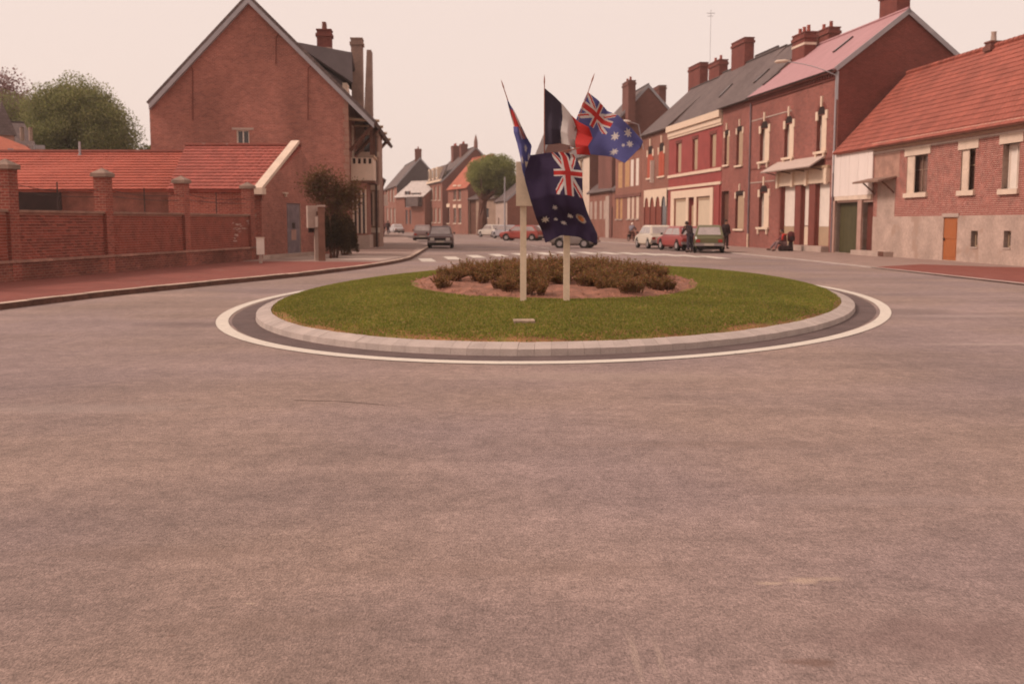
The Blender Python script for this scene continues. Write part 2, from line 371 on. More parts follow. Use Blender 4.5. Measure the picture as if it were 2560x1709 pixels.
# left pavement and kerb
LK = [G(-260, 812), G(0, 773), G(250, 742), G(500, 716), G(760, 690), G(900, 672), G(965, 662), G(1000, 655), G(1020, 650), G(1034, 642), G(1050, 632), G(1067, 622)]
LK += [Vector((-5.6, 72, 0)), Vector((-9.3, 100, 0)), Vector((-16.5, 158, 0)), Vector((-27, 240, 0))]
def wallx(D): return -16.87 + .147 * D
def strip(name, pts, back, z, m):
    mb = MB()
    for k in range(len(pts) - 1):
        a, b = pts[k], pts[k + 1]; mb.poly([(a.x, a.y, z), (b.x, b.y, z), (back(b).x, back(b).y, z), (back(a).x, back(a).y, z)][::-1])
    return mb.build(name, m, kind='structure', uv=False)
strip('pavement_left', LK[:7], lambda p: Vector((-32, p.y + 6)), .115, M_redpave)
strip('pavement_far_left', LK[6:], lambda p: Vector((-60, p.y + 6)), .118, M_palepave)
MB().poly([(-9.9, 45.2, .126), (-5.2, 42.6, .126), (-4.75, 47.5, .126), (-8.9, 52, .126)]).build('crossing_slab', M_conc, kind='structure', uv=False)
MB().poly([(-9.6, 56.5, .126), (-5.2, 56.5, .126), (-5.6, 64, .126), (-9.5, 64, .126)]).build('forecourt', mat('brown_forecourt', (.2, .12, .095), .9, .15, 1), kind='structure', uv=False)
kl = thing('pavement_kerb', 'old worn kerb curving along the red pavement on the left', 'kerb', (LK[0].x, LK[0].y, 0))
seg = [0]
for k in range(len(LK) - 1): seg.append(seg[-1] + (LK[k + 1] - LK[k]).length)
def along(s):
    k = min(max(int(np.searchsorted(seg, s)) - 1, 0), len(LK) - 2); t = (s - seg[k]) / (seg[k + 1] - seg[k]); return LK[k].lerp(LK[k + 1], t)
s = 0
while s < seg[12]:
    l = 1.0; a, b = along(s + .008), along(s + l - .008); d = (b - a).normalized(); nr = Vector((-d.y, d.x, 0))
    mb = MB(); dz = random.uniform(-.006, .006); O = LK[0]
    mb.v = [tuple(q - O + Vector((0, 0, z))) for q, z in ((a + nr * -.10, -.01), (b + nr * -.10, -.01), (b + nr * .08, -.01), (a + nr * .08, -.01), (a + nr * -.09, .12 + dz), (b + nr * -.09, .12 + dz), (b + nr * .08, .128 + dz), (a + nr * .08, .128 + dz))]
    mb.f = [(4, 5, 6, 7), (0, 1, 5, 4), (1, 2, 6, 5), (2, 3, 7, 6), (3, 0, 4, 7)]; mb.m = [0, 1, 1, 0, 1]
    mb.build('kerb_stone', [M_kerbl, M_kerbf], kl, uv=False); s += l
# right pavement
RK = [Vector((13.9, 14, 0)), G(2560, 712), G(2200, 672), G(2000, 650), Vector((11.6, 57.6, 0)), Vector((11.2, 66, 0)), Vector((9.0, 84, 0)), Vector((5.2, 100, 0)), Vector((-3, 150, 0)), Vector((-12, 210, 0))]
strip('pavement_right', RK, lambda p: Vector((45, p.y + 2)), .03, M_palepave)
MB().poly([(12.75, 38.5, .036), (13.15, 27.9, .036), (13.85, 14, .036), (24, 14, .036), (24, 34.5, .036), (17.2, 38.8, .036), (15.6, 41.2, .036)]).build('red_pavement', M_redpave, kind='structure', uv=False)
kr = thing('pavement_edging', 'thin flush kerb edging the right pavement', 'kerb', (RK[0].x, RK[0].y, 0))
for k in range(7):
    a, b = RK[k], RK[k + 1]; L = (b - a).length; nn = int(L / 1.0); d = (b - a).normalized(); nr = Vector((d.y, -d.x, 0)) * -1
    for j in range(nn):
        p0, p1 = a + d * (j * L / nn + .008), a + d * ((j + 1) * L / nn - .008); mb = MB(); O = RK[0]
        mb.v = [tuple(q - O + Vector((0, 0, z))) for q, z in ((p0 - nr * .07, -.01), (p1 - nr * .07, -.01), (p1 + nr * .07, -.01), (p0 + nr * .07, -.01), (p0 - nr * .07, .045), (p1 - nr * .07, .045), (p1 + nr * .07, .045), (p0 + nr * .07, .045))]
        mb.f = [(4, 5, 6, 7), (0, 1, 5, 4), (1, 2, 6, 5), (2, 3, 7, 6), (3, 0, 4, 7)]; mb.m = [0] * 5
        mb.build('kerb_stone', M_kerb, kr, uv=False)
# crosswalk and faint lane line
cw = [(1067, 650), (1130, 645), (1189, 641), (1245, 638), (1303, 636), (1362, 634), (1415, 633), (1470, 632.5), (1522, 633), (1575, 634), (1625, 635.5), (1675, 637.5), (1725, 640), (1778, 643)]
mb = MB()
for k, (a, b) in enumerate(cw):
    p = G(a, b); n2 = G(*cw[min(k + 1, len(cw) - 1)]) - G(*cw[max(k - 1, 0)]); n2.normalize(); d = Vector((-.13, 1, 0)).normalized(); r = Vector((.30, .03, 0))
    h = d * 2.0
    mb.poly([(p - r - h) + Vector((0, 0, .006)), (p + r - h) + Vector((0, 0, .006)), (p + r + h) + Vector((0, 0, .006)), (p - r + h) + Vector((0, 0, .006))])
mb.build('crosswalk', M_paint, kind='structure', uv=False)
mb = MB(); A, B = G(1207, 595), G(1380, 623)
for k in range(9):
    a = A.lerp(B, (k + .1) / 9); b = A.lerp(B, (k + .8) / 9); mb.poly([(a.x - .08, a.y, .010), (a.x + .08, a.y, .010), (b.x + .08, b.y, .010), (b.x - .08, b.y, .010)][::-1])
a, b = G(1320, 617), G(1400, 625)
mb.build('lane_marking', M_paintw, kind='structure', uv=False)
# a thin tar line, scuffs and a stain near the camera
mb = MB(); pts = [G(735, 1000), G(850, 1003), G(960, 1012), G(1100, 1028), G(1250, 1042), G(1420, 1055), G(1700, 1076)]
for k in range(len(pts) - 1):
    a, b = pts[k], pts[k + 1]; wd = .012 if k < 2 else .003; mb.poly([(a.x, a.y - wd, .004), (b.x, b.y - wd * .7, .004), (b.x, b.y + wd * .7, .004), (a.x, a.y + wd, .004)])
mb.build('tar_line', mat('tar_line', (.225, .155, .126), .9, .2, 5), kind='structure', uv=False)
def stain(px, py, rx, ry, col, k):
    """an old mark of its own shape in the road surface"""
    c = G(px, py); n = M_asph.node_tree.nodes; l = M_asph.node_tree.links; b = n['Principled BSDF']; src = b.inputs['Base Color'].links[0].from_socket
    tc = n.new('ShaderNodeTexCoord'); mp = n.new('ShaderNodeMapping'); mp.vector_type = 'TEXTURE'; mp.inputs['Location'].default_value = (c.x, c.y, 0); mp.inputs['Scale'].default_value = (rx, ry, 1); l.new(tc.outputs['Object'], mp.inputs[0])
    ln = n.new('ShaderNodeVectorMath'); ln.operation = 'LENGTH'; l.new(mp.outputs[0], ln.inputs[0]); q = n.new('ShaderNodeTexNoise'); q.inputs['Scale'].default_value = 1.6; q.inputs['Detail'].default_value = 5; l.new(mp.outputs[0], q.inputs[0])
    a = n.new('ShaderNodeMath'); a.operation = 'MULTIPLY_ADD'; l.new(q.outputs[0], a.inputs[0]); a.inputs[1].default_value = 1.6; a.inputs[2].default_value = -.8; d = n.new('ShaderNodeMath'); d.operation = 'ADD'; l.new(ln.outputs['Value'], d.inputs[0]); l.new(a.outputs[0], d.inputs[1])
    r = n.new('ShaderNodeMapRange'); r.inputs[1].default_value = 1.2; r.inputs[2].default_value = .5; r.inputs[3].default_value = 0; r.inputs[4].default_value = k; l.new(d.outputs[0], r.inputs[0])
    x = n.new('ShaderNodeMix'); x.data_type = 'RGBA'; l.new(r.outputs[0], x.inputs[0]); l.new(src, x.inputs[6]); x.inputs[7].default_value = (*col, 1); l.new(x.outputs[2], b.inputs['Base Color'])
for a in ((1925, 1457, .07, .022, (.42, .30, .23), .7), (2012, 1450, .075, .045, (.42, .30, .23), .75), (2075, 1446, .07, .03, (.40, .29, .22), .5), (2045, 1655, .075, .04, (.15, .085, .065), .7), (1990, 1652, .06, .025, (.17, .10, .08), .6),
          (625, 1507, .03, .012, (.42, .30, .23), .7), (430, 1588, .02, .01, (.14, .08, .06), .7), (1700, 1010, .2, .05, (.38, .27, .22), .5), (2480, 860, .9, .12, (.38, .29, .25), .45), (2400, 790, 1.2, .2, (.36, .28, .25), .35),
          (700, 1560, .5, .12, (.18, .12, .095), .35), (400, 1380, .7, .12, (.19, .125, .10), .35), (1250, 1420, 1.1, .1, (.19, .125, .10), .3), (2250, 1250, .9, .12, (.30, .22, .20), .3), (1500, 940, 1.6, .35, (.34, .25, .20), .35), (200, 1020, 1.2, .25, (.33, .25, .22), .35), (1800, 1110, 1.2, .12, (.19, .125, .10), .3),
          (1588, 1640, .018, .22, (.37, .27, .22), .45), (1652, 1650, .015, .22, (.37, .27, .22), .4), (2350, 1590, .5, .25, (.17, .105, .095), .4), (480, 812, .9, .5, (.13, .085, .078), .55), (2290, 778, .8, .6, (.13, .09, .082), .45)): stain(*a)

# ------------------------------------------------------------------ houses
class House:
    """A..B is the base line of the front as seen from outside (A at the left); +y runs into the house"""
    def __init__(s, name, label, cat, A, B, z=0.0, root=None):
        s.A = Vector((A[0], A[1], 0)); s.B = Vector((B[0], B[1], 0)); s.d = (s.B - s.A).normalized(); s.n = Vector((-s.d.y, s.d.x, 0)); s.L = (s.B - s.A).length
        s.root = root or thing(name, label, cat, (A[0], A[1], z), math.atan2(s.d.y, s.d.x)); s.z = z
    def uz(s, px, py, v=0):
        d = ray(px, py); O = Vector((0, 0, EYE)); t = ((s.A + s.n * v) - O).dot(s.n) / d.dot(s.n); P = O + d * t - s.A
        return P.dot(s.d), P.z - s.z
    def rect(s, x0, y0, x1, y1, v=0):
        """pixel rectangle -> (u0,u1,z0,z1) on the plane y=v"""
        ua, za = s.uz(x0, (y0 + y1) / 2, v); ub, zb = s.uz(x1, (y0 + y1) / 2, v)
        um = (x0 + x1) / 2; zt = s.uz(um, y0, v)[1]; zb = s.uz(um, y1, v)[1]; return ua, ub, zb, zt
    def part(s, mb, name, m, parent=None, **k): return mb.build(name, m, parent or s.root, **k)
    def walls(s, dep, ze, zr, ops, mf, mg=None, rise=None, reveal=.25, name='wall', ridge=.5, left_g=True, right_g=True, mrev=None, u1=None):
        mg = mg or mf; L = u1 or s.L; mb = MB()
        holes(mb, 0, L, -.2, ze, 0, ops, reveal)
        s.part(mb, name, [mf, mrev or mf])
        g = MB(); rv = dep * ridge
        for u, flip in ((0, 1), (L, 0)):
            P = [(u, 0, -.2), (u, dep, -.2), (u, dep, ze), (u, rv, zr - .05), (u, 0, ze)]
            g.poly(P[::-1] if flip else P)
        g.poly([(L, dep, -.2), (0, dep, -.2), (0, dep, ze), (L, dep, ze)])
        s.part(g, 'gable_wall', mg)
    def roof(s, dep, ze, zr, m, ov=.3, og=.12, t=.12, ridge=.5, u0=0, u1=None, verge=None, name='roof'):
        L = u1 or s.L; rv = dep * ridge; k = (zr - ze) / rv; k2 = (zr - ze) / (dep - rv); a, b = u0 - og, L + og; mb = MB()
        up = .1
        mb.slab((a, -ov, ze - ov * k + up), (b, -ov, ze - ov * k + up), (b, rv, zr + up), (a, rv, zr + up), t)
        mb.slab((b, dep + ov, ze - ov * k2 + up), (a, dep + ov, ze - ov * k2 + up), (a, rv, zr + up), (b, rv, zr + up), t)
        r = s.part(mb, name, m)
        if verge:
            for u, du in ((a - .04, .05), (b - .01, .05)):
                g = MB(); g.slab((u, -ov - .02, ze - ov * k + up + .03), (u + du, -ov - .02, ze - ov * k + up + .03), (u + du, rv, zr + up + .03), (u, rv, zr + up + .03), .24)
                g.slab((u + du, dep + ov, ze - ov * k2 + up + .03), (u, dep + ov, ze - ov * k2 + up + .03), (u, rv + .001, zr + up + .03), (u + du, rv + .001, zr + up + .03), .24)
                s.part(g, 'verge', verge)
        rc = MB(); rc.tube([(a, rv, zr + up + .02), (b, rv, zr + up + .02)], .09, 6); rc.build('ridge_cap', m, s.root, uv=False)
        return r
    def window(s, r, reveal=.25, style='curtain', frame=None, mull=1, bars=1, kind='window'):
        """frame set at the back of the opening, pane behind it"""
        u0, u1, z0, z1 = r; f = frame or M_white; y = reveal - .05; mb = MB(); e = .06
        mb.box(u0, u0 + e, y, y + .05, z0, z1).box(u1 - e, u1, y, y + .05, z0, z1).box(u0 + e, u1 - e, y, y + .05, z0, z0 + e).box(u0 + e, u1 - e, y, y + .05, z1 - e, z1)
        for k in range(mull):
            c = u0 + (u1 - u0) * (k + 1) / (mull + 1); mb.box(c - .03, c + .03, y - .003, y + .045, z0 + e, z1 - e)
        for k in range(bars):
            c = z0 + (z1 - z0) * (k + 1.6) / (bars + 1.6); mb.box(u0 + e, u1 - e, y + .004, y + .04, c - .02, c + .02)
        o = s.part(mb, kind, f)
        pm = style if not isinstance(style, str) else {'curtain': M_curt, 'glass': M_glass, 'white': M_white}.get(style, style)
        g = MB(); g.poly([(u0, reveal - .012, z0), (u1, reveal - .012, z0), (u1, reveal - .012, z1), (u0, reveal - .012, z1)]); g.build('pane', pm, o); return o
    def shut(s, r, y=.1, m=None, name='shutter', leaves=2, t=.04):
        u0, u1, z0, z1 = r; w = (u1 - u0) / leaves
        for k in range(leaves):
            mb = MB(); a, b = u0 + k * w + .008, u0 + (k + 1) * w - .008
            mb.box(a, b, y, y + t, z0 + .01, z1 - .01)
            mb.box(a + .06, b - .06, y - .012, y, z0 + .1, z0 + (z1 - z0) * .45).box(a + .06, b - .06, y - .012, y, z0 + (z1 - z0) * .52, z1 - .1)
            s.part(mb, name, m or M_white)
    def bx(s, name, u0, u1, y0, y1, z0, z1, m, parent=None):
        mb = MB(); mb.box(u0, u1, y0, y1, z0, z1); return mb.build(name, m, parent or s.root)
    def sill(s, r, m=None, h=.12, out=.1, ext=.1, brackets=False):
        u0, u1, z0, z1 = r; mb = MB(); mb.box(u0 - ext, u1 + ext, -out, .05, z0 - h, z0)
        if brackets:
            for c in (u0 + .12, u1 - .12): mb.box(c - .09, c + .09, -out * .8, 0, z0 - h - .3, z0 - h)
        s.part(mb, 'sill', m or M_cream)
    def lintel(s, r, m=None, h=.25, ext=.15, out=.03):
        u0, u1, z0, z1 = r; s.bx('lintel', u0 - ext, u1 + ext, -out, .06, z1, z1 + h, m or M_cream)
    def door(s, r, m, reveal=.25, name='door', glazed=False):
        u0, u1, z0, z1 = r; mb = MB(); mb.box(u0, u1, reveal - .06, reveal, z0, z1)
        for a, b in ((.08, .42), (.5, .92)): mb.box(u0 + .12, u1 - .12, reveal - .075, reveal - .06, z0 + (z1 - z0) * a, z0 + (z1 - z0) * b)
        o = s.part(mb, name, m); h = MB(); h.box(u0 + .1, u0 + .13, reveal - .13, reveal - .075, z0 + (z1 - z0) * .45, z0 + (z1 - z0) * .45 + .12); h.build('handle', M_iron, o); return o
    def chimney(s, u0, u1, y0, y1, z0, z1, m, pots=0, cap=True, band=None, potm=None):
        mb = MB(); mb.box(u0, u1, y0, y1, z0, z1)
        if cap: mb.box(u0 - .07, u1 + .07, y0 - .07, y1 + .07, z1 - .34, z1 - .16).box(u0 - .04, u1 + .04, y0 - .04, y1 + .04, z1, z1 + .08)
        o = s.part(mb, 'chimney', m)
        if band: b = MB(); b.box(u0 - .03, u1 + .03, y0 - .03, y1 + .03, z1 - .75, z1 - .6); b.build('chimney_band', band, o)
        along_u = (u1 - u0) > (y1 - y0)
        for k in range(pots):
            t = (k + .5) / pots; cx, cy = (u0 + (u1 - u0) * t, (y0 + y1) / 2) if along_u else ((u0 + u1) / 2, y0 + (y1 - y0) * t)
            p = MB(); p.tube([(cx, cy, z1 + .05), (cx, cy, z1 + .12), (cx, cy, z1 + .45), (cx, cy, z1 + .5)], [.15, .13, .11, .13], 8); p.build('chimney_pot', potm or M_tile, o, smooth=True, uv=False)
    def pipe(s, u, z0, z1, y=-.09, r=.05, m=None, name='downpipe'):
        mb = MB(); mb.tube([(u, y, z0), (u, y, z1)], r, 8)
        for z in np.arange(z0 + .5, z1, 1.9): mb.tube([(u, y, z), (u, y, z + .06)], r * 1.35, 8)
        s.part(mb, name, m or M_zinc, uv=False)
    def gutter(s, u0, u1, z, ov, m=None):
        mb = MB(); n = 6; P = [(.075 * math.cos(math.pi + math.pi * k / n), .075 * math.sin(math.pi + math.pi * k / n)) for k in range(n + 1)]
        for k in range(n):
            (a, b), (c, d) = P[k], P[k + 1]; mb.poly([(u0, -ov - .06 + a, z + b), (u1, -ov - .06 + a, z + b), (u1, -ov - .06 + c, z + d), (u0, -ov - .06 + c, z + d)])
        s.part(mb, 'gutter', m or M_zinc, uv=False)
    def skylight(s, u, t, dep, ze, zr, wu=.7, wt=1.1, ridge=.5):
        rv = dep * ridge; L = math.hypot(rv, zr - ze); e = Vector((0, rv / L, (zr - ze) / L)); nn = Vector((0, -(zr - ze) / L, rv / L)); c = Vector((u, rv * t, ze + (zr - ze) * t + .1)) + nn * .08; x = Vector((1, 0, 0))
        a, b = x * wu / 2, e * wt / 2; mb = MB(); mb.slab(c - a - b, c + a - b, c + a + b, c - a + b, .1); o = s.part(mb, 'skylight', M_iron)
        g = MB(); c2 = c + nn * .006; a *= .8; b *= .8; g.poly([c2 - a - b, c2 + a - b, c2 + a + b, c2 - a + b]); g.build('pane', M_glass, o)

def holes(mb, u0, u1, z0, z1, y, ops, reveal, m=0, mrev=1, zt=None):
    """wall at y with rectangular openings, each with reveals"""
    us = sorted({u0, u1, *[q for o in ops for q in o[:2] if u0 < q < u1]}); zs = sorted({z0, z1, *[q for o in ops for q in o[2:4] if z0 < q < z1]})
    for i in range(len(us) - 1):
        for j in range(len(zs) - 1):
            cu, cz = (us[i] + us[i + 1]) / 2, (zs[j] + zs[j + 1]) / 2
            if any(o[0] < cu < o[1] and o[2] < cz < o[3] for o in ops): continue
            mb.poly([(us[i], y, zs[j]), (us[i + 1], y, zs[j]), (us[i + 1], y, zs[j + 1]), (us[i], y, zs[j + 1])], m)
    for a, b, c, d in [o[:4] for o in ops]:
        r = y + reveal
        mb.poly([(a, y, c), (a, r, c), (a, r, d), (a, y, d)][::-1], mrev); mb.poly([(b, y, c), (b, r, c), (b, r, d), (b, y, d)], mrev)
        mb.poly([(a, y, c), (b, y, c), (b, r, c), (a, r, c)], mrev); mb.poly([(a, y, d), (b, y, d), (b, r, d), (a, r, d)][::-1], mrev)
        mb.poly([(a, r, c), (b, r, c), (b, r, d), (a, r, d)], mrev)

# ---- clay tiles: one shared tile mesh laid in courses
def tile_mesh(w, l, m, name='tile', edge=.038):
    mb = MB(); xs = [0, .25, .42, .58, .75, 1.0]; zz = [.0, .0, .010, .014, .006, .0]
    i = 0
    for x, z in zip(xs, zz): mb.v += [(x * w, 0, z + edge), (x * w, l, z * .4 + .005), (x * w, .03, .0)]
    for k in range(5):
        a, b = 3 * k, 3 * (k + 1); mb.f += [(a, b, b + 1, a + 1), (a + 2, b + 2, b, a)]; mb.m += [0, 0]
    o = mb.build(name, m, None, uv=False); me = o.data; bpy.data.objects.remove(o); return me
def lay_tiles(parent, E0, E1, R0, R1, rows, w, m, near, single=300, edge=.038):
    """tiles over the quad eave E0-E1 / ridge R0-R1 (local to parent); the `single` tiles nearest to `near` are objects, the rest one mesh"""
    E0, E1, R0, R1 = map(Vector, (E0, E1, R0, R1)); T = []
    for j in range(rows):
        t0, t1 = j / rows, (j + 1.12) / rows; a, b = E0.lerp(R0, t0), E1.lerp(R1, t0); a1 = E0.lerp(R0, t1)
        x = (b - a).normalized(); L = (b - a).length; n = max(1, int(round(L / w))); up = (E0.lerp(R0, .5) - E0); up = (up - x * up.dot(x)).normalized(); nz = x.cross(up)
        if j == 0: full = ((R0 - E0) - x * (R0 - E0).dot(x)).length
        for k in range(n):
            p = a + x * (L * k / n); T.append((p, x * (L / n / w), up * (full / rows * 1.12 / .36), nz))
    T.sort(key=lambda q: (q[0] - Vector(near)).length); me = tile_mesh(w, .36, m, edge=edge)
    def M4(q):
        p, x, y, z = q; j = random.uniform(-.002, .002); return Matrix(((x.x, y.x, z.x, p.x + z.x * j), (x.y, y.y, z.y, p.y + z.y * j), (x.z, y.z, z.z, p.z + z.z * j), (0, 0, 0, 1)))
    for q in T[:single]:
        o = link('tile', me, parent); o.matrix_local = M4(q)
    if len(T) > single:
        co = np.array([v.co for v in me.vertices]); co4 = np.c_[co, np.ones(len(co))]; fs = [tuple(p.vertices) for p in me.polygons]; V = []; F = []
        for q in T[single:]:
            b = len(V); V += [tuple(r) for r in (co4 @ np.array(M4(q)).T)[:, :3]]; F += [tuple(b + i for i in f) for f in fs]
        mb = MB(); mb.v, mb.f, mb.m = V, F, [0] * len(F); mb.build('tile_field', m, parent, kind='stuff', uv=False)
# ---- laid bricks: proud brick faces over a mortar bed, in stretcher bond
def lay_bricks(parent, u0, u1, z0, z1, y, ops, m, mstuff=None, single=0, axis='u', name='brick', depth=.012):
    me = None; V = []; F = []; cnt = 0; row = 0; z = z0
    base = [(0, 0, 0), (1, 0, 0), (1, 0, 1), (0, 0, 1), (0, 1, 0), (1, 1, 0), (1, 1, 1), (0, 1, 1)]; fq = [(0, 1, 2, 3), (0, 3, 7, 4), (1, 5, 6, 2), (3, 2, 6, 7), (0, 4, 5, 1)]
    while z + .058 <= z1 + .001:
        u = u0 - (.11 if row % 2 else 0)
        while u < u1:
            a, b = max(u, u0), min(u + .21, u1); u += .22
            if b - a < .03: continue
            segs = [(a, b)]
            for o in ops:
                if o[2] - .005 < z + .03 < o[3] + .005:
                    ns = []
                    for (p, q) in segs:
                        if q <= o[0] or p >= o[1]: ns.append((p, q)); continue
                        if p < o[0]: ns.append((p, o[0]))
                        if q > o[1]: ns.append((o[1], q))
                    segs = ns
            for p, q in segs:
                if q - p < .03: continue
                dd = depth + random.uniform(-.004, .005); L = q - p - .006
                if cnt < single:
                    if me is None:
                        mb = MB(); mb.v = base; mb.f = fq; mb.m = [0] * 5; o = mb.build(name, m, None, uv=False); me = o.data; bpy.data.objects.remove(o)
                    o = link(name, me, parent); o.location = (p, y - dd, z); o.scale = (L, dd, .056)
                else:
                    bq = len(V); V += [(p + c[0] * L, y - dd + c[1] * dd, z + c[2] * .056) for c in base]; F += [tuple(bq + i for i in f) for f in fq]
                cnt += 1
        z += .078; row += 1
    if F:
        mb = MB(); mb.v, mb.f, mb.m = V, F, [0] * len(F); mb.build('brickwork', mstuff or m, parent, kind='stuff', uv=False)

# =================================================================== right row
def PR(D): return (24.18 - .123 * D, D)
def DR(px): return 24.18 / ((px - CX) / FOC + .123)
# --- H0: long low house with the orange tiled roof
fx = lambda D: 17.12 + .082 * (57.6 - D)
H = House('long_brick_house', 'low brick house with orange tiled roof, rendered base and orange cellar door at the right', 'house', (fx(57.45), 57.45), (fx(33), 33))
ZE = 5.45; DEP = 7.2; ZR = 9.28
ops = {}
ops['g1'] = H.rect(2090, 506, 2147, 634); ops['g2'] = H.rect(2157, 505, 2182, 631)
ops['w1'] = H.rect(2268, 388, 2319, 482); ops['w2'] = H.rect(2403, 373, 2438, 476); ops['w3'] = H.rect(2507, 358, 2548, 472)
ops['d'] = H.rect(2358, 543, 2393, 655); ops['c1'] = H.rect(2428, 577, 2445, 617); ops['c2'] = H.rect(2510, 577, 2528, 619)
for k in ('g1', 'g2', 'd'): ops[k] = (*ops[k][:2], .06, ops[k][3])
ops['w4'] = (H.L - 2.6, H.L - 1.6, ops['w3'][2], ops['w3'][3])
ub = H.uz(2183, 500)[0]; zbr = H.uz(2300, 540)[1]
us_ = H.uz(2342, 600)[0]
for a_, b_ in ((0, us_), (us_, H.L)): mb = MB(); holes(mb, a_, b_, -.2, zbr, -.02, [ops[k] for k in ops if a_ < ops[k][0] < b_], .30); H.part(mb, 'rendered_base', [M_render, M_render])
mb = MB(); holes(mb, 0, H.L, zbr, ZE, 0, [ops[k] for k in ops], .28); H.part(mb, 'wall', [M_mortar2, M_render])
g = MB()
for u, fl in ((0, 1), (H.L, 0)):
    P = [(u, 0, -.2), (u, DEP, -.2), (u, DEP, ZE), (u, DEP / 2, ZR), (u, 0, ZE)]; g.poly(P[::-1] if fl else P)
g.poly([(H.L, DEP, -.2), (0, DEP, -.2), (0, DEP, ZE), (H.L, DEP, ZE)]); H.part(g, 'gable_wall', B_right)
zc0 = H.uz(2300, 352)[1]; zc1 = H.uz(2300, 326)[1]; zb1 = H.uz(2300, 366)[1]; 
pl1 = H.rect(2188, 385, 2250, 445)
bops = [ops[k] for k in ops] + [(pl1[0], pl1[1], pl1[2], pl1[3])]
dp = H.rect(2194, 452, 2238, 540); bops.append((dp[0], dp[1], zbr, dp[3]))
lay_bricks(H.root, ub, H.L - 4, zbr, ZE - .38, 0, bops, M_brickst2, name='brick', single=300)
H.bx('plaster_patch', pl1[0] - .01, pl1[1], -.016, .0, pl1[2], pl1[3], mat('patched_plaster', (.40, .22, .165), .95, .2, 2, .3, 30))
H.bx('plaster_patch', dp[0], dp[1], -.016, .0, zbr, dp[3], M_render)
H.bx('cornice', ub, H.L, -.16, 0, ZE - .30, ZE - .06, M_cream); H.bx('cornice', ub, H.L, -.09, 0, ZE - .40, ZE - .302, M_cream)
H.bx('string_course', ub, H.L, -.045, 0, H.uz(2400, 348)[1] - .1, H.uz(2400, 348)[1], M_conc)
for k in ('w1', 'w2', 'w3', 'w4'):
    H.lintel(ops[k], M_cream, .36, .25, .05); H.sill(ops[k], M_cream, .2, .12, .12)
a, b, c, d = ops['w1']; H.window(ops['w1'], .28, M_bpane, mat('brown_frame', (.3, .19, .14), .6), 1, 1)
H.shut((a, a + (b - a) * .36, c, d), -.0, M_cream, leaves=1)
a, b, c, d = ops['w2']; H.window(ops['w2'], .28, M_bpane, M_tan, 0, 1); H.shut((a, a + (b - a) * .5, c, d), .03, M_cream, leaves=1)
H.window(ops['w3'], .28, 'white', M_white, 1, 0); H.window(ops['w4'], .28, 'white', M_white, 1, 0)
for k in ('c1', 'c2'): H.window(ops[k], .22, 'glass', M_tan, 0, 0); H.sill(ops[k], M_conc, .06, .05, .03)
H.door(ops['d'], M_orange, .08); H.bx('door_frame', ops['d'][0] - .1, ops['d'][1] + .1, -.05, .05, ops['d'][3], ops['d'][3] + .16, M_conc)
# garage bay with the big pale panel above
g = MB(); a, b, c, d = ops['g1']
for k in range(6): g.box(a + (b - a) * k / 6 + .006, a + (b - a) * (k + 1) / 6 - .006, .21, .25, c, d)
o = H.part(g, 'garage_door', M_green)
H.bx('side_door', ops['g2'][0], ops['g2'][1], .22, .27, ops['g2'][2], ops['g2'][3], mat('oxblood', (.13, .032, .022), .8, .12, 2))
r = H.rect(2084, 366, 2181, 486); nb = 9
for k in range(nb):
    w0 = r[0] + (ub - r[0]) * k / nb; w1 = r[0] + (ub - r[0]) * (k + 1) / nb; H.bx('board', w0 + .006, w1 - .006, -.09 - .004 * (k % 2), -.03, H.uz(2130, 489)[1], ZE - .08, M_whitep)
H.bx('beam', 0, ub, -.13, -.022, H.uz(2130, 500)[1], H.uz(2130, 489)[1] - .01, M_cream)
for px0, px1 in ((2083, 2090), (2147, 2157)):
    u0, _ = H.uz(px0, 560); u1, _ = H.uz(px1, 560); H.bx('post', u0, u1, -.1, -.021, 0, H.uz(2130, 500)[1] - .005, mat('pink_post', (.42, .25, .2), .9, .1, 3))
u0, _ = H.uz(2183, 440); u1, z1 = H.uz(2240, 446); mb = MB(); mb.slab((u0 - .35, -.9, z1 - .08), (u1 + .1, -.9, z1 - .08), (u1 + .1, .0, z1 + .12), (u0 - .35, .0, z1 + .12), .09); H.part(mb, 'door_canopy', mat('weathered_board', (.27, .16, .12), .9, .15, 3))
for u in (u0 + .3, u1 - .1): mb = MB(); mb.tube([(u, -.02, z1 - .65), (u, -.65, z1 - .1)], .04, 5); H.part(mb, 'bracket', M_wood, uv=False)
u0, _ = H.uz(2150, 634); u1, _ = H.uz(2234, 634); H.bx('step', u0, u1, -.5, -.021, .03, .26, M_conc); H.bx('cellar_vent', u1 - .55, u1, -.52, -.501, .05, .27, M_wood)
# roof
k_ = (ZR - ZE) / (DEP / 2); ov = .3; mb = MB(); eu = H.L + .1
mb.slab((-.05, -ov, ZE - ov * k_ + .06), (eu, -ov, ZE - ov * k_ + .06), (eu, DEP / 2, ZR + .06), (-.05, DEP / 2, ZR + .06), .1)
mb.slab((eu, DEP + ov, ZE - ov * k_ + .06), (-.05, DEP + ov, ZE - ov * k_ + .06), (-.05, DEP / 2, ZR + .06), (eu, DEP / 2, ZR + .06), .1)
rf = H.part(mb, 'roof', M_tiler)
lay_tiles(rf, (-.05, -ov, ZE - ov * k_ + .07), (eu, -ov, ZE - ov * k_ + .07), (-.05, DEP / 2, ZR + .07), (eu, DEP / 2, ZR + .07), 17, .26, M_tiler, (H.uz(2560, 200)[0], 0, 6), edge=.026)
for k in range(int(H.L / .4)):
    c = MB(); c.tube([(k * .4, DEP / 2, ZR + .1), (k * .4 + .385, DEP / 2, ZR + .115)], [.12, .135], 7); c.build('ridge_tile', M_tiler, rf, smooth=False, uv=False)
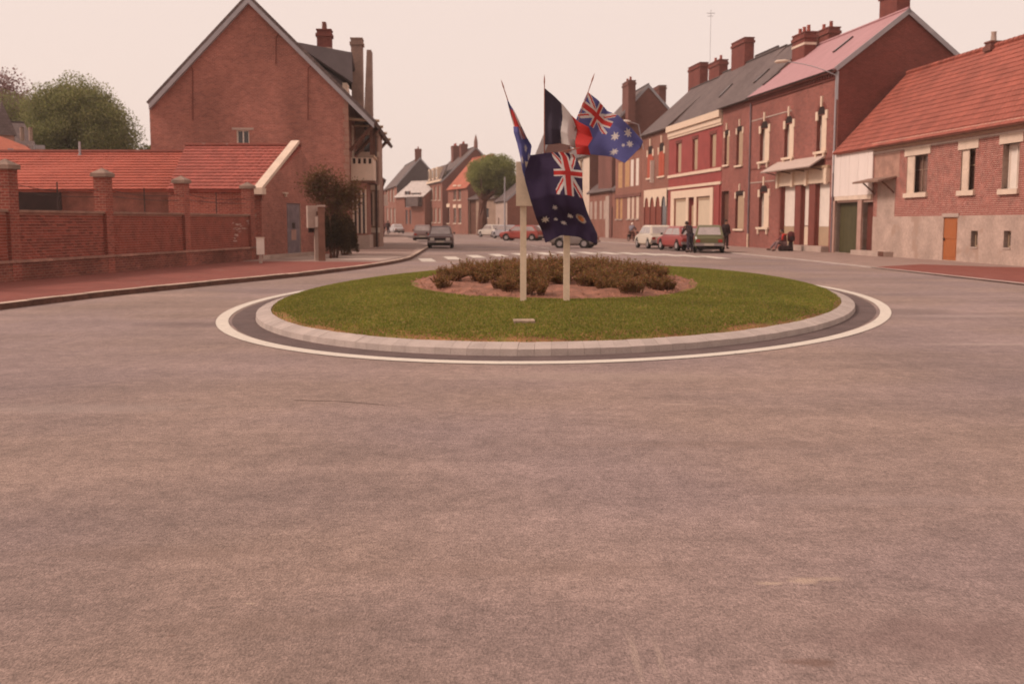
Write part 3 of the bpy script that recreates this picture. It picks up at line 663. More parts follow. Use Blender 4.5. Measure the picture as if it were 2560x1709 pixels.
H.gutter(ub, eu, ZE - ov * k_ + .02, ov, M_wood); u, _ = H.uz(2484, 100, DEP / 2); H.chimney(u - .25, u + .25, DEP / 2 - .25, DEP / 2 + .25, ZR - .3, ZR + .25, B_fard, 1, potm=M_conc)

# --- H1: corner house under the pink roof
H = House('pink_roofed_house', 'tall brick house with pink sheet roof, bare dark gable and old cream shopfront', 'house', PR(DR(1869)), PR(57.6)); ZE, ZR, DEP = 9.75, 12.6, 7.3
R = lambda *a: H.rect(*a)
up_w = [R(1900, 322, 1923, 403), R(1961, 310, 1984, 393), R(2042, 288, 2066, 378)]; gw = R(1897, 482, 1922, 568)
sh = [R(1953, 465, 1988, 612), R(2003, 462, 2023, 612), R(2039, 456, 2073, 612)]; sh = [(a, b, .35, d) for a, b, c, d in sh]
H.walls(DEP, ZE, ZR, up_w + [gw] + sh, B_pink, B_pinkg, reveal=.28, mrev=B_pinkg)  # reveals take the darker brick, so their shade is in the colour
H.roof(DEP, ZE, ZR, M_pinkroof, .3, .1, .1, verge=M_zinc); H.gutter(-.05, H.L + .1, ZE - .2, .3, M_iron)
for r in up_w + [gw]:
    H.window(r, .26, 'curtain', M_white, 1, 1); H.sill(r, M_cream2, .13, .14, .16, True); a, b, c, d = r
    H.shut((a + (b - a) * .45, b, c, d), .03, M_cream2, leaves=1)
    H.bx('keystone', (a + b) / 2 - .1, (a + b) / 2 + .1, -.09, 0, d + .45, d + 1.0, M_cream2)
    for s_ in (-1, 1): H.bx('impost', (a if s_ < 0 else b) - .16, (a if s_ < 0 else b) + .16, -.05, .02, d - .25, d + .22, M_cream2)
    H.bx('tympanum', a + .1, b - .1, -.02, 0, d + .05, d + .43, M_dark)
    mb = MB(); n = 10
    for k in range(n):
        t0, t1 = math.pi * k / n, math.pi * (k + 1) / n; cx, rr = (a + b) / 2, (b - a) / 2
        mb.poly([(cx - rr * .75 * math.cos(t0), -.03, d + .1 + .4 * math.sin(t0)), (cx - rr * 1.05 * math.cos(t0), -.03, d + .1 + .6 * math.sin(t0)), (cx - rr * 1.05 * math.cos(t1), -.03, d + .1 + .6 * math.sin(t1)), (cx - rr * .75 * math.cos(t1), -.03, d + .1 + .4 * math.sin(t1))][::-1])
    H.part(mb, 'arch', B_pinkg)
for z, h, o_ in ((ZE - .32, .22, .2), (ZE - .62, .1, .08)): H.bx('cornice', 0, H.L, -o_, 0, z, z + h, B_pinkg)
mb = MB()
for k in range(int(H.L / .34)): mb.box(k * .34 + .06, k * .34 + .22, -.14, 0, ZE - .515, ZE - .325)
H.part(mb, 'dentils', B_pinkg, kind='stuff')
for py0, px0, h in ((302, 1880, .07), (420, 1890, .1), (455, 1890, .07)): z = H.uz(px0, py0)[1]; H.bx('string_course', 0, H.L * (.52 if h < .1 and py0 > 300 else 1), -.035, 0, z - h, z, M_conc if h < .1 else B_pinkg)
# shopfront
u0, _ = H.uz(1949, 450); u1, _ = H.uz(2076, 440); zt = H.uz(2010, 427)[1]; zb = sh[0][3]
H.bx('entablature', u0, u1, -.12, 0, zb, zt, M_cream2); H.bx('entablature_moulding', u0 - .05, u1 + .05, -.2, -.005, zt, zt + .14, M_tan)
for px in (1951, 1988, 2023, 2073): u, _ = H.uz(px, 450); H.bx('corbel', u - .14, u + .14, -.25, -.121, zb - .1, zt - .02, M_cream2)
for i, r in enumerate(sh):
    a, b, c, d = r; H.bx('shop_window' if i != 1 else 'shop_door', a + .05, b, .2, .25, c + (1.05 if i != 1 else 1.1), d, M_white); H.bx('stall_riser', a + .05, b, .19, .25, c, c + 1.04, M_tan if i != 1 else M_cream2)
    H.bx('shop_frame', a, a + .05, .1, .25, c, d, M_shopmar)
for px0, px1 in ((1949, 1953), (1988, 2003), (2023, 2039)): a, _ = H.uz(px0, 540); b, _ = H.uz(px1, 540); H.bx('pilaster', a + .02, b - .02, -.06, 0, .35, zb, M_shopmar)
a, _ = H.uz(1975, 620); mb = MB(); mb.box(a, u1 + .1, -.45, 0, 0, .34); H.part(mb, 'step', M_conc)
u0, z0 = H.uz(1930, 436); u1, z1 = H.uz(2064, 400); zc = H.uz(2000, 428)[1] + .2
mb = MB(); mb.slab((u0 + .5, -.95, zc - .1), (u1, -.95, zc - .1), (u1, 0, zc + .5), (u0 + .9, 0, zc + .5), .07); H.part(mb, 'awning', mat('old_zinc_awning', (.52, .39, .33), .7, .12, 3, stretch=(5, 1, 1)))
for k in range(4): u = u0 + 1 + (u1 - u0 - 1.2) * k / 3; mb = MB(); mb.tube([(u, -.01, zc - .3), (u, -.85, zc - .12)], .03, 5); H.part(mb, 'awning_bracket', M_iron, uv=False)
H.pipe(.06, .9, ZE - .3, m=mat('blue_pipe', (.2, .15, .16), .6)); H.pipe(.06, 0.03, .9, m=M_cream2, r=.07)
H.pipe(H.L - .15, 4.2, ZE - .3); H.pipe(H.L - .15, .05, 4.2, m=MATS['blue_pipe'])
for px, py in ((1960, 180), (2100, 128)):
    u, _ = H.uz(px, py, 2); H.skylight(u, .33 if px < 2000 else .6, DEP, ZE, ZR, .22, 1.4)
def chim(px0, px1, py, v, zb, m, pots, **k):
    a, z = H.uz(px0, py, v); b, _ = H.uz(px1, py, v); H.chimney(a, b, v, v + .75, zb, z, m, pots, **k)
chim(1981, 2012, 95, 2.6, 11, B_pinkg, 3, band=M_cream); chim(2037, 2072, 85, 4.4, 12, B_pinkg, 2); chim(2200, 2243, -12, 3.7, 12, B_pinkg, 2)
H1 = H
# street lamp on the corner
Lh = thing('street_lamp', 'long curved bracket lamp reaching out from the corner of the pink roofed house', 'street lamp', (PR(57.6)[0], 57.6, 0))
q0 = PD(2078, 190, 57.4); q1 = PD(1962, 157, 57.6 + 1.0); q0 = Vector((PR(57.6)[0] - .08, 57.55, q0.z)); o = Lh.location
q1 = Vector((q1.x, 58.3, q1.z)); mid = q0.lerp(q1, .5) + Vector((0, 0, .28)); pts = [((1 - t) ** 2) * q0 + 2 * t * (1 - t) * mid + t * t * q1 - o for t in np.linspace(0, 1, 9)]
mb = MB(); mb.tube(pts, .024, 6); mb.build('arm', M_zinc, Lh, uv=False); mb = MB(); mb.tube([q0 - o + Vector((0, 0, -1.2)), q0 - o + Vector((0, 0, .25))], .05, 6); mb.build('wall_pole', M_zinc, Lh, uv=False)
mb = MB(); e = q1 - o; mb.tube([e + Vector((.25, 0, .03)), e + Vector((-.05, 0, .04)), e + Vector((-.5, 0, 0)), e + Vector((-.62, 0, -.02))], [.03, .08, .09, .02], 8); mb.build('lamp_head', M_cream, Lh, True, uv=False)

# --- H2: narrow house, same brick, slate roof
H = House('narrow_brick_house', 'narrow two storey brick house with slate roof beside the pink roofed one', 'house', PR(DR(1799)), PR(DR(1868.6))); ZE, ZR, DEP = 9.7, 13.7, 9
up_w = [H.rect(1811, 336, 1823, 412), H.rect(1841, 327, 1857, 413)]; gw = H.rect(1838, 488, 1860, 572); dr = H.rect(1803, 478, 1821, 612); dr = (dr[0], dr[1], .2, dr[3])
H.walls(DEP, ZE, ZR, up_w + [gw, dr], B_pink, B_far, reveal=.25, mrev=B_pinkg); H.roof(DEP, ZE, ZR, M_slate, .3, 0, .1); H.gutter(0, H.L, ZE - .2, .3, M_iron)  # darker brick in the reveals: shade of the recesses painted in
for r in up_w + [gw]:
    H.window(r, .23, 'white', M_tan, 1, 0); H.shut((r[0] + .4, r[1], r[2], r[3]), .05, M_tan, leaves=1); H.sill(r, M_cream2, .12, .12, .12); a, b, c, d = r; H.bx('keystone', (a + b) / 2 - .08, (a + b) / 2 + .08, -.08, 0, d + .3, d + .75, M_cream2)
    H.bx('tympanum', a + .1, b - .1, -.03, 0, d + .0, d + .28, M_dark)
    for u in (a, b): H.bx('impost', u - .12, u + .12, -.04, .02, d - .2, d + .2, M_cream2)
H.door(dr, M_wood, .3); H.bx('step', dr[0] - .1, dr[1] + .1, -.35, 0, 0, .2, M_conc); H.bx('cornice', 0, H.L, -.15, 0, ZE - .3, ZE - .06, B_pinkg)
H.skylight(2.6, .4, DEP, ZE, ZR, .25, 1.4)
chim(1829, 1862, 112, 4.3, 12, B_pinkg, 0)
# --- H3: painted dark red
H = House('red_painted_house', 'dark red painted house with cream cornice and cream shopfront', 'house', PR(DR(1667)), PR(DR(1798.6))); ZE, ZR, DEP = 9.3, 13.8, 9
up_w = [H.rect(1690, 362, 1703, 436), H.rect(1731, 348, 1744, 425), H.rect(1775, 331, 1790, 413)]; up_w = [(a, b, up_w[1][2], up_w[1][3]) for a, b, c, d in up_w]
sp = H.rect(1678, 482, 1783, 604); so = [H.rect(1686, 490, 1716, 600), H.rect(1722, 480, 1736, 600), H.rect(1742, 478, 1776, 600)]; so = [(a, b, .3, 3.55) for a, b, c, d in so]
H.walls(DEP, ZE, ZR, up_w + so, M_redpaint, B_far, reveal=.3); H.roof(DEP, ZE, ZR, M_slate, .12, 0, .1)
for r in up_w: H.window(r, .28, 'white', M_tan, 1, 0); H.shut((r[0] + (r[1] - r[0]) * .35, r[1], r[2], r[3]), .05, M_tan, leaves=1); H.lintel(r, B_pinkg, .25, .12, .03)
H.bx('cornice', 0, H.L, -.3, 0, ZE - .32, ZE + .15, M_cream2); H.bx('cornice', 0, H.L, -.15, 0, ZE - .7, ZE - .33, M_cream2)
for py, px, h in ((342, 1680, .18), (438, 1680, .22), (468, 1680, .2)): z = H.uz(px, py)[1]; H.bx('string_course', 0, H.L, -.09, 0, z - h, z, M_cream2)
H.bx('shopfront', sp[0], sp[1], -.07, -.001, 3.56, 4.15, M_cream2)
prev = sp[0]
for a, b, c, d in so: H.bx('shop_pilaster', prev, a - .01, -.07, -.001, .05, 3.555, M_cream2); prev = b + .01
H.bx('shop_pilaster', prev, sp[1], -.07, -.001, .05, 3.555, M_cream2)
for i, (a, b, c, d) in enumerate(so):
    if i == 1: H.door((a, b, c, d - .6), M_tan, .28)
    else: H.bx('shop_blind', a, b, .1, .14, c + .5, d - .25, mat('ivory_blind', (.60, .47, .34), .7, .04, 2)); H.bx('shop_transom', a, b, .06, .12, d - .24, d, M_tan)
H.bx('pilaster', H.L - .9, H.L - .25, -.08, -.001, 0, 4.3, M_redpaint); chim(1772, 1798, 163, 4.6, 12, B_pinkg, 2)
H.skylight(8.5, .45, DEP, ZE, ZR, .25, 1.4)
chim(1721, 1750, 172, 4.6, 12, B_pinkg, 0)
# --- H4: shutters, white arcaded shop
H = House('shuttered_house', 'brick house with orange red shutters over a white arcaded shopfront', 'house', PR(DR(1600)), PR(DR(1666.7))); ZE, ZR, DEP = 9.6, 13.6, 9
up_w = [H.rect(1619, 387, 1633, 447), H.rect(1647, 379, 1661, 440)]; up_w = [(a, b, up_w[1][2], up_w[1][3]) for a, b, c, d in up_w]
H.walls(DEP, ZE, ZR, up_w, B_far, B_fard); H.roof(DEP, ZE, ZR, M_slate, .35, 0, .12)
for r in up_w:
    H.shut(r, -.02, M_redw); H.sill(r, M_cream2, .14, .1, .3); a, b, c, d = r; H.bx('keystone', (a + b) / 2 - .15, (a + b) / 2 + .15, -.08, 0, d + .75, d + 1.35, M_cream2); H.bx('tympanum', a + .3, b - .3, -.03, 0, d + .05, d + .7, M_dark)
    for u in (a, b): H.bx('impost', u - .2, u + .2, -.06, .02, d - .2, d + .4, M_cream2)
r = H.rect(1635, 400, 1642, 456); H.bx('hanging_sign', r[0], r[0] + .1, -.36, -.02, r[2], r[3], M_white)
a0, _ = H.uz(1612, 520); a1, _ = H.uz(1669, 520); n = 4; wdt = (a1 - a0) / n; zs, zt = 3.0, 4.5
for k in range(n):
    a, b = a0 + k * wdt, a0 + (k + 1) * wdt; c, rr = (a + b) / 2, wdt * .36; mb = MB(); mm = 12
    P = [(a, -.1, zs), (c - rr, -.1, zs)] + [(c - rr * math.cos(math.pi * j / mm), -.1, zs + .85 * math.sin(math.pi * j / mm)) for j in range(1, mm)] + [(c + rr, -.1, zs), (b, -.1, zs), (b, -.1, zt), (a, -.1, zt)]
    for j in range(mm):
        t0, t1 = math.pi * j / mm, math.pi * (j + 1) / mm; x0, x1 = c - rr * math.cos(t0), c - rr * math.cos(t1); mb.poly([(x0, -.1, zs + .85 * math.sin(t0)), (x1, -.1, zs + .85 * math.sin(t1)), (x1, -.1, zt), (x0, -.1, zt)])
    mb.poly([(a, -.1, zs), (c - rr, -.1, zs), (c - rr, -.1, zt), (a, -.1, zt)]); mb.poly([(c + rr, -.1, zs), (b, -.1, zs), (b, -.1, zt), (c + rr, -.1, zt)])
    mb.poly([(a, -.1, zt), (b, -.1, zt), (b, 0, zt), (a, 0, zt)]); H.part(mb, 'arch', M_cream2)
    H.bx('shop_panel', c - rr, c + rr, -.03, -.002, .1, zs + .9, M_glass if k == 3 else mat('russet_panel', (.22, .05, .03), .7)); H.bx('shop_pilaster', a, c - rr - .01, -.1, -.001, .05, zs - .002, M_shopmar)
# --- H5
H = House('striped_window_house', 'brick house with cream and ochre shutters, left of the arcaded shop', 'house', PR(DR(1536)), PR(DR(1599.6))); ZE, ZR, DEP = 8.6, 9.5, 7
zz = H.rect(1580, 398, 1590, 465); up_w = []; gl = []
for p0, p1 in ((1546, 1556), (1563, 1574), (1577, 1584), (1590, 1597)): a, _ = H.uz(p0, 430); b, _ = H.uz(p1, 430); up_w.append((a, b, zz[2], zz[3]))
zg = H.rect(1570, 490, 1580, 547)
for p0, p1 in ((1540, 1546), (1550, 1556), (1568, 1575), (1579, 1585), (1590, 1597)): a, _ = H.uz(p0, 520); b, _ = H.uz(p1, 520); gl.append((a, b, zg[2], zg[3]))
H.walls(DEP, ZE, ZR, up_w + gl, B_far, B_fard); H.roof(DEP, ZE, ZR, M_slate, .3, 0, .12)
for k, r in enumerate(up_w): H.shut(r, .0, mat('ochre_shutter', (.52, .28, .13), .6) if k < 2 else M_white)
for k, r in enumerate(gl): H.shut(r, .02, mat('ochre_shutter', (.52, .28, .13), .6) if k < 2 else M_cream); H.sill(r, M_conc)
H.bx('string_course', 0, H.L, -.08, 0, zz[2] - 1.0, zz[2] - .7, B_fard)
# --- H6 low house
H = House('low_slate_house', 'low single storey house with slate roof and pale shutters far down the right side', 'house', PR(DR(1472)), PR(DR(1535.6))); ZE, ZR, DEP = 5.1, 8.4, 8
zg = H.rect(1500, 502, 1510, 548); gl = []
for p0, p1 in ((1475, 1481), (1486, 1492), (1499, 1505), (1509, 1515)): a, _ = H.uz(p0, 520); b, _ = H.uz(p1, 520); gl.append((a, b, zg[2], zg[3]))
a, _ = H.uz(1524, 520); b, _ = H.uz(1532, 520); dr = (a, b, .1, 3.2)
H.walls(DEP, ZE, ZR, gl + [dr], B_far, B_fard); H.roof(DEP, ZE, ZR, M_slate, .35, .05, .12, verge=M_zinc)
for r in gl: H.shut(r, .0, M_conc)
H.door(dr, M_dark, .3); a, _ = H.uz(1515, 520); b, _ = H.uz(1524, 520); H.bx('pilaster', a, b - .05, -.06, 0, 0, 4.4, M_conc)
# --- H7 pale tall facade
H = House('pale_fronted_house', 'tall house with a pale front and bare brick gable, half hidden by the flags', 'house', PR(DR(1441)), PR(DR(1471.6))); ZE, ZR, DEP = 9.4, 12.6, 9
ops7 = [H.rect(1450, 400, 1458, 440), H.rect(1450, 500, 1458, 540)]; H.walls(DEP, ZE, ZR, ops7, M_cream, B_fard); H.roof(DEP, ZE, ZR, M_slate, .3, .05, .12, verge=M_zinc)
for r in ops7: H.window(r, .25, 'curtain', M_tan)
# --- tall gabled house standing behind the row
H = House('tall_gabled_house', 'tall brown gabled house with two chimneys rising behind the row', 'house', (XD(1503, 116), 120.5), (XD(1500, 116) + .9, 112.5)); 
A_ = Vector((XD(1513, 114), 122)); 
for o in list(H.root.children): bpy.data.objects.remove(o)
ZE, ZR, DEP = 11.6, 15.6, 7.4; H.walls(DEP, ZE, ZR, [], B_fard, B_fard); H.roof(DEP, ZE, ZR, M_slate, .3, .1, .12, verge=M_zinc)

chim(1556, 1571, 212, 1.3, 11.5, B_fard, 2); chim(1631, 1648, 224, 5.4, 11.5, B_fard, 0)
gb = MB(); gb.tube([(H.L + .02, 3.7, 11.5), (H.L + .02, 3.7, 12.2)], .05, 5); 
H = House('rear_gable_house', 'narrow brick gable showing over the ridge beside the tallest chimney', 'house', (XD(1861, 95), 100), (XD(1861, 95) + .7, 94.5)); H.walls(3.6, 14.2, 16.5, [], B_pinkg, B_pinkg); H.roof(3.6, 14.2, 16.5, M_slate, .1, .05, .1)
# --- further houses of the right row
H = House('slate_roofed_house', 'distant house with plain slate roof seen just over the dark flag', 'house', PR(150), PR(133.5)); ZE, ZR, DEP = 9.4, 12.4, 8
H.walls(DEP, ZE, ZR, [], B_far, B_fard); H.roof(DEP, ZE, ZR, M_slate, .3, .1, .12, verge=M_zinc); H.chimney(H.L - 1.2, H.L - .3, 3.4, 4.4, 11, 13.6, M_cream, 1)
H = House('distant_corner_house', 'distant house with a steep grey gable peeping out left of the tricolour', 'house', (XD(1331, 170), 172), (XD(1352, 160), 158)); ZE, ZR, DEP = 11, 17, 5
H.walls(DEP, ZE, ZR, [], M_cream, B_fard); H.roof(DEP, ZE, ZR, M_slate, .25, .05, .12, verge=M_zinc)
H = House('small_brick_shed', 'low brick house with slate roof behind the street pole', 'house', (XD(1236, 128), 138), (XD(1268, 128), 128)); ZE, ZR, DEP = 4.3, 6.9, 6
r_ = [(2.2, 3.2, .6, 2.2)]; H.walls(DEP, ZE, ZR, r_, M_conc, B_far); H.roof(DEP, ZE, ZR, M_slate, .25, .05, .12, verge=M_zinc); H.window(r_[0], .25, 'glass', M_tan)
# --- orange roofed house, left of the street tree
H = House('orange_roofed_house', 'distant brick house with steep orange tiled roof beside the street tree', 'house', (XD(1112, 152), 160), (XD(1170, 150), 150)); ZE, ZR, DEP = 6.6, 10.9, 7.5
ow = []
for p0, p1, y0, y1 in ((1134, 1140, 466, 500), (1146, 1152, 466, 500), (1106, 1113, 520, 560), (1118, 1124, 518, 558), (1134, 1140, 520, 558), (1147, 1153, 520, 558)):
    if p0 > 1110: ow.append(H.rect(p0, y0, p1, y1))
H.walls(DEP, ZE, ZR, ow, B_far, B_fard, reveal=.2); H.roof(DEP, ZE, ZR, M_tilefar, .3, .05, .12)
for k, r in enumerate(ow): H.window(r, .2, 'glass', M_white, 1, 0); H.lintel(r, M_cream2, .5 if k > 1 else .2, .2, .05); H.sill(r, M_cream2)
# shed with dark door right of it
H = House('low_outhouse', 'low grey outhouse with dark doorway behind the street tree trunk', 'outhouse', (XD(1171, 148), 150), (XD(1240, 146), 146)); r_ = [H.rect(1173, 500, 1190, 574), H.rect(1212, 520, 1222, 545)]
r_[0] = (r_[0][0], r_[0][1], 0.05, r_[0][3]); H.walls(6, 4.9, 6.6, r_, mat('tan_wall', (.36, .24, .18), .9, .12, 1.5), B_far); H.roof(6, 4.9, 6.6, M_slate, .3, .1, .12); H.door(r_[0], M_wood); H.window(r_[1], .2, 'glass', M_white, 0, 0)
# --- mansard house with tall gable
H = House('mansard_house', 'distant tall brick house with grey mansard front and big brown gable with finial', 'house', (XD(1071, 188), 188), (XD(1106, 174), 174)); ZE, ZR, DEP = 8.3, 13.6, 11
ow = [H.rect(a, b, c, d) for a, b, c, d in ((1077, 468, 1082, 500), (1086, 466, 1091, 500), (1096, 464, 1101, 500), (1077, 520, 1082, 556), (1086, 520, 1091, 556), (1096, 520, 1101, 556))]
H.walls(DEP, ZE, ZR, ow, B_far, B_fard); H.roof(DEP, ZE, ZR, M_slate, .3, .05, .12, verge=M_zinc)
for r in ow: H.window(r, .2, 'curtain', M_tan, 1, 0); H.sill(r)
H.bx('cornice', 0, H.L, -.3, 0, ZE - .1, ZE + .25, M_cream2); mb = MB(); mb.slab((0, -.1, ZE + .25), (H.L, -.1, ZE + .25), (H.L, .9, ZE + 2.6), (0, .9, ZE + 2.6), .15); H.part(mb, 'mansard_slope', M_slate)
for u in (2.5, 6.5, 10.5): o = H.bx('dormer', u - .7, u + .7, -.25, 1.2, ZE + .4, ZE + 2.3, M_cream2); H.bx('dormer_pane', u - .4, u + .4, -.27, -.251, ZE + .7, ZE + 2.0, M_glass, o)
H.chimney(3, 5, 3.5, 4.6, 11.5, 14.4, B_fard, 3); H.chimney(8, 9.6, 4.0, 5.1, 12, 14.4, B_fard, 2); mb = MB(); mb.tube([(H.L, 5.5, 13.5), (H.L, 5.5, 14.6), (H.L, 5.5, 15.6)], [.35, .3, .05], 6); H.part(mb, 'finial', B_fard, uv=False)
# --- slate gable house
H = House('slate_gable_house', 'distant house with slate hung gable and white lean-to roof', 'house', (XD(962, 225), 225), (XD(993, 196), 196)); ZE, ZR, DEP = 8.4, 13.2, 8.5
ow = [H.rect(a, b, c, d) for a, b, c, d in ((965, 470, 969, 505), (973, 468, 977, 505), (981, 466, 985, 505), (966, 520, 970, 558), (975, 520, 979, 558), (984, 520, 988, 558))]
H.walls(DEP, ZE, ZR, ow, B_far, mat('slate_hanging', (.10, .075, .075), .7, .12, 2)); H.roof(DEP, ZE, ZR, M_slate, .3, .1, .12, verge=M_zinc)
for r in ow: H.window(r, .2, 'curtain', M_tan, 1, 0)
H.chimney(H.L - 2, H.L - .8, 3.5, 4.6, 12.6, 14.8, B_fard, 1)
H = House('lean_to_house', 'distant low house with bright white sloping roof and timber bay', 'house', (XD(990, 190), 190), (XD(1062, 184), 184)); r_ = [H.rect(1012, 478, 1024, 518), H.rect(1030, 482, 1050, 512), H.rect(1014, 525, 1019, 560), H.rect(1024, 525, 1028, 560)]
H.walls(7, 6.2, 8.7, r_, B_far, B_far); H.roof(7, 6.2, 8.7, mat('white_roof', (.5, .42, .38), .6), .4, .1, .12)
for r in r_: H.window(r, .2, 'glass', M_zinc, 1, 0)
a, _ = H.uz(1026, 500); b, _ = H.uz(1055, 500); H.bx('bay', a, b, -.9, 0, 4.4, 6.0, M_slate)
H = House('far_red_house', 'farthest brick house closing the street beside the tall gable house', 'house', (XD(925, 250), 262), (XD(961, 250), 242)); H.walls(9, 7.6, 12.2, [H.rect(942, 500, 945, 530), H.rect(951, 500, 954, 530)], mat('rosy_brick', (.33, .12, .095), .9), B_far); H.roof(9, 7.6, 12.2, M_slate, .3, .1, .12)
H = House('left_row_house', 'modest brick house just past the big gabled house on the left pavement', 'house', (-13.54, 115), (-16.3, 136)); ops9 = [(3, 4.1, .9, 2.8), (7, 8.1, .9, 2.8), (11, 12.1, .9, 2.8)]
H.walls(8, 6.2, 9.0, ops9, B_far, B_fard); H.roof(8, 6.2, 9.0, M_slate, .3, .1, .12)
for r_ in ops9: H.window(r_, .2, 'curtain', M_white, 1, 0); H.sill(r_)
H.bx('wall_sign', 1.0, 1.12, -.45, -.02, 3.4, 4.6, M_white)
# =================================================================== left side
# --- big gabled house
H = House('big_gabled_house', 'big brick house with windowless high gable and timber bays on its street side', 'house', (-19.8, 60.0), (-9.07, 60.69))
uR = H.L; up, zp = H.uz(622, 2); zl = H.uz(390, 243)[1]; zr_ = H.uz(872, 237)[1]; V = 20.0
win = H.rect(592, 325, 623, 362)
mb = MB(); zlo = min(zl, zr_) - 1.4; holes(mb, 0, uR, -.2, zlo, 0, [win], .22)
mb.poly([(0, 0, zlo), (uR, 0, zlo), (uR, 0, zr_ - .1), (up, 0, zp - .1), (0, 0, zl - .1)])
H.part(mb, 'gable_wall', [B_gable, M_cream]); H.window(win, .16, 'glass', M_white, 1, 0); H.lintel(win, M_conc, .12, .25, .02); H.sill(win, M_cream, .1, .06, .03)
mb = MB(); mb.poly([(0, V, -.2), (0, 0, -.2), (0, 0, zl - .1), (0, V, zl - .1)]); mb.poly([(uR, V, -.2), (0, V, -.2), (0, V, zl - .1), (up, V, zp - .1), (uR, V, zr_ - .1)]); H.part(mb, 'rear_wall', B_gable)
# street side wall, seen end on: its own frame, same root
S = House('', '', '', (-9.07, 60.69), (-9.07 - 20 * .0643, 60.69 + 20 * .9979), root=H.root)
def T(u, y, z): return (uR - y, u, z)      # street-side coordinates (u along street, y into house) -> house coordinates
class SideMB(MB):
    def done(s, name, m, parent=None, **k): s.v = [T(*p) for p in s.v]; return s.build(name, m, parent or H.root, **k)
mb = SideMB(); so = [(2.2, 3.5, 1.0, 3.4), (4.6, 5.9, 1.0, 3.4), (2.4, 3.6, 5.0, 7.2), (8.2, 9.4, 1.0, 3.4), (8.2, 9.4, 5, 7.2), (12, 13.2, 1, 3.4), (12, 13.2, 5, 7.2), (16, 17.2, 1, 3.4), (16, 17.2, 5, 7.2)]
holes(mb, 0, 20, -.2, zr_ - .1, 0, so, .2); mb.done('street_wall', [B_far, M_conc])
for a, b, c, d in so:
    q = SideMB(); q.box(a, a + .1, -.03, .1, c, d).box(b - .1, b, -.03, .1, c, d).box(a + .1, b - .1, -.03, .1, d - .1, d).box((a + b) / 2 - .05, (a + b) / 2 + .05, 0, .1, c, d - .1); o = q.done('window', M_cream)
    q = SideMB(); q.poly([(a, .12, c), (b, .12, c), (b, .12, d), (a, .12, d)]); q.done('pane', M_glass, o)
def sb(name, u0, u1, y0, y1, z0, z1, m, parent=None): q = SideMB(); q.box(u0, u1, y0, y1, z0, z1); return q.done(name, m, parent)
for k in range(14): sb('quoin', -.018, .28 if k % 2 else .36, -.03, .26 if k % 2 else .18, 3.4 + k * .38, 3.4 + k * .38 + .34, mat('quoin_brick', (.36, .19, .14), .9, .12, 3))
sb('plinth', .1, 20, -.12, 0, 0, .85, M_conc)
# first bay: projecting timber balcony / oriel; second: a brick frontispiece
ob = sb('oriel', 1.6, 4.4, -1.25, -.002, 4.0, 5.3, M_cream); sb('oriel_rail', 1.55, 4.45, -1.32, -1.25, 5.3, 5.45, M_tan, ob); sb('oriel_base', 1.5, 4.5, -1.35, -.003, 3.85, 3.99, M_wood, ob)
for k in range(4): sb('baluster_gap', 1.59, 1.6, -1.15 + k * .3, -1.0 + k * .3, 4.95, 5.25, M_dark, ob)
for u, y in ((1.7, -1.15), (4.3, -1.15)): sb('timber_post', u - .08, u + .08, y - .08, y + .08, 5.45, 7.2, M_wood)
for u in (0.5, 4.3, 9, 14):
    q = SideMB(); q.tube([(u, -.05, 5.6), (u, -1.5, 7.2)], .11, 4); q.done('brace', M_wood, uv=False)
    q = SideMB(); q.tube([(u, .0, 7.35), (u, -1.7, 7.25)], .08, 4); q.done('rafter_tie', M_tan, uv=False)
sb('bay_wall', 1.5, 4.5, -.9, -.004, .0, 3.84, B_far)
for y0 in (-.85, -.62, -.38, -.15): sb('bay_glazing_bar', 1.47, 1.499, y0, y0 + .09, 1.0, 3.5, M_cream)
for y0 in (-.74, -.5, -.27): sb('bay_pane', 1.485, 1.498, y0, y0 + .11, 1.0, 3.3, M_glass)
sb('bay_plinth', 1.4, 4.6, -1.0, -.905, 0, .9, M_conc); sb('bay_plinth', 1.4, 1.499, -.9, -.13, 0, .9, M_conc)
sb('frontispiece', 6.2, 10.5, -1.3, -.005, 0, 7.3, mat('stone_brick', (.34, .2, .15), .9, .15, 2))
for z in (1.0, 3.6, 5.6, 6.9): sb('stone_band', 6.15, 6.199, -1.33, -.01, z, z + .3, M_cream)
for z0 in (1.5, 5.9): sb('side_light', 6.17, 6.198, -.85, -.45, z0, z0 + 1.9, M_glass); sb('side_light_frame', 6.15, 6.169, -1.0, -.9, z0 - .1, z0 + 2, M_cream)
q = SideMB(); q.tube([(5.9, -1.15, .1), (5.9, -1.15, 7.4)], .07, 6); q.done('downpipe', M_iron, uv=False)
q = SideMB(); q.tube([(18, -.6, .1), (18, -.6, 7.4)], .07, 6); q.done('downpipe', M_iron, uv=False)
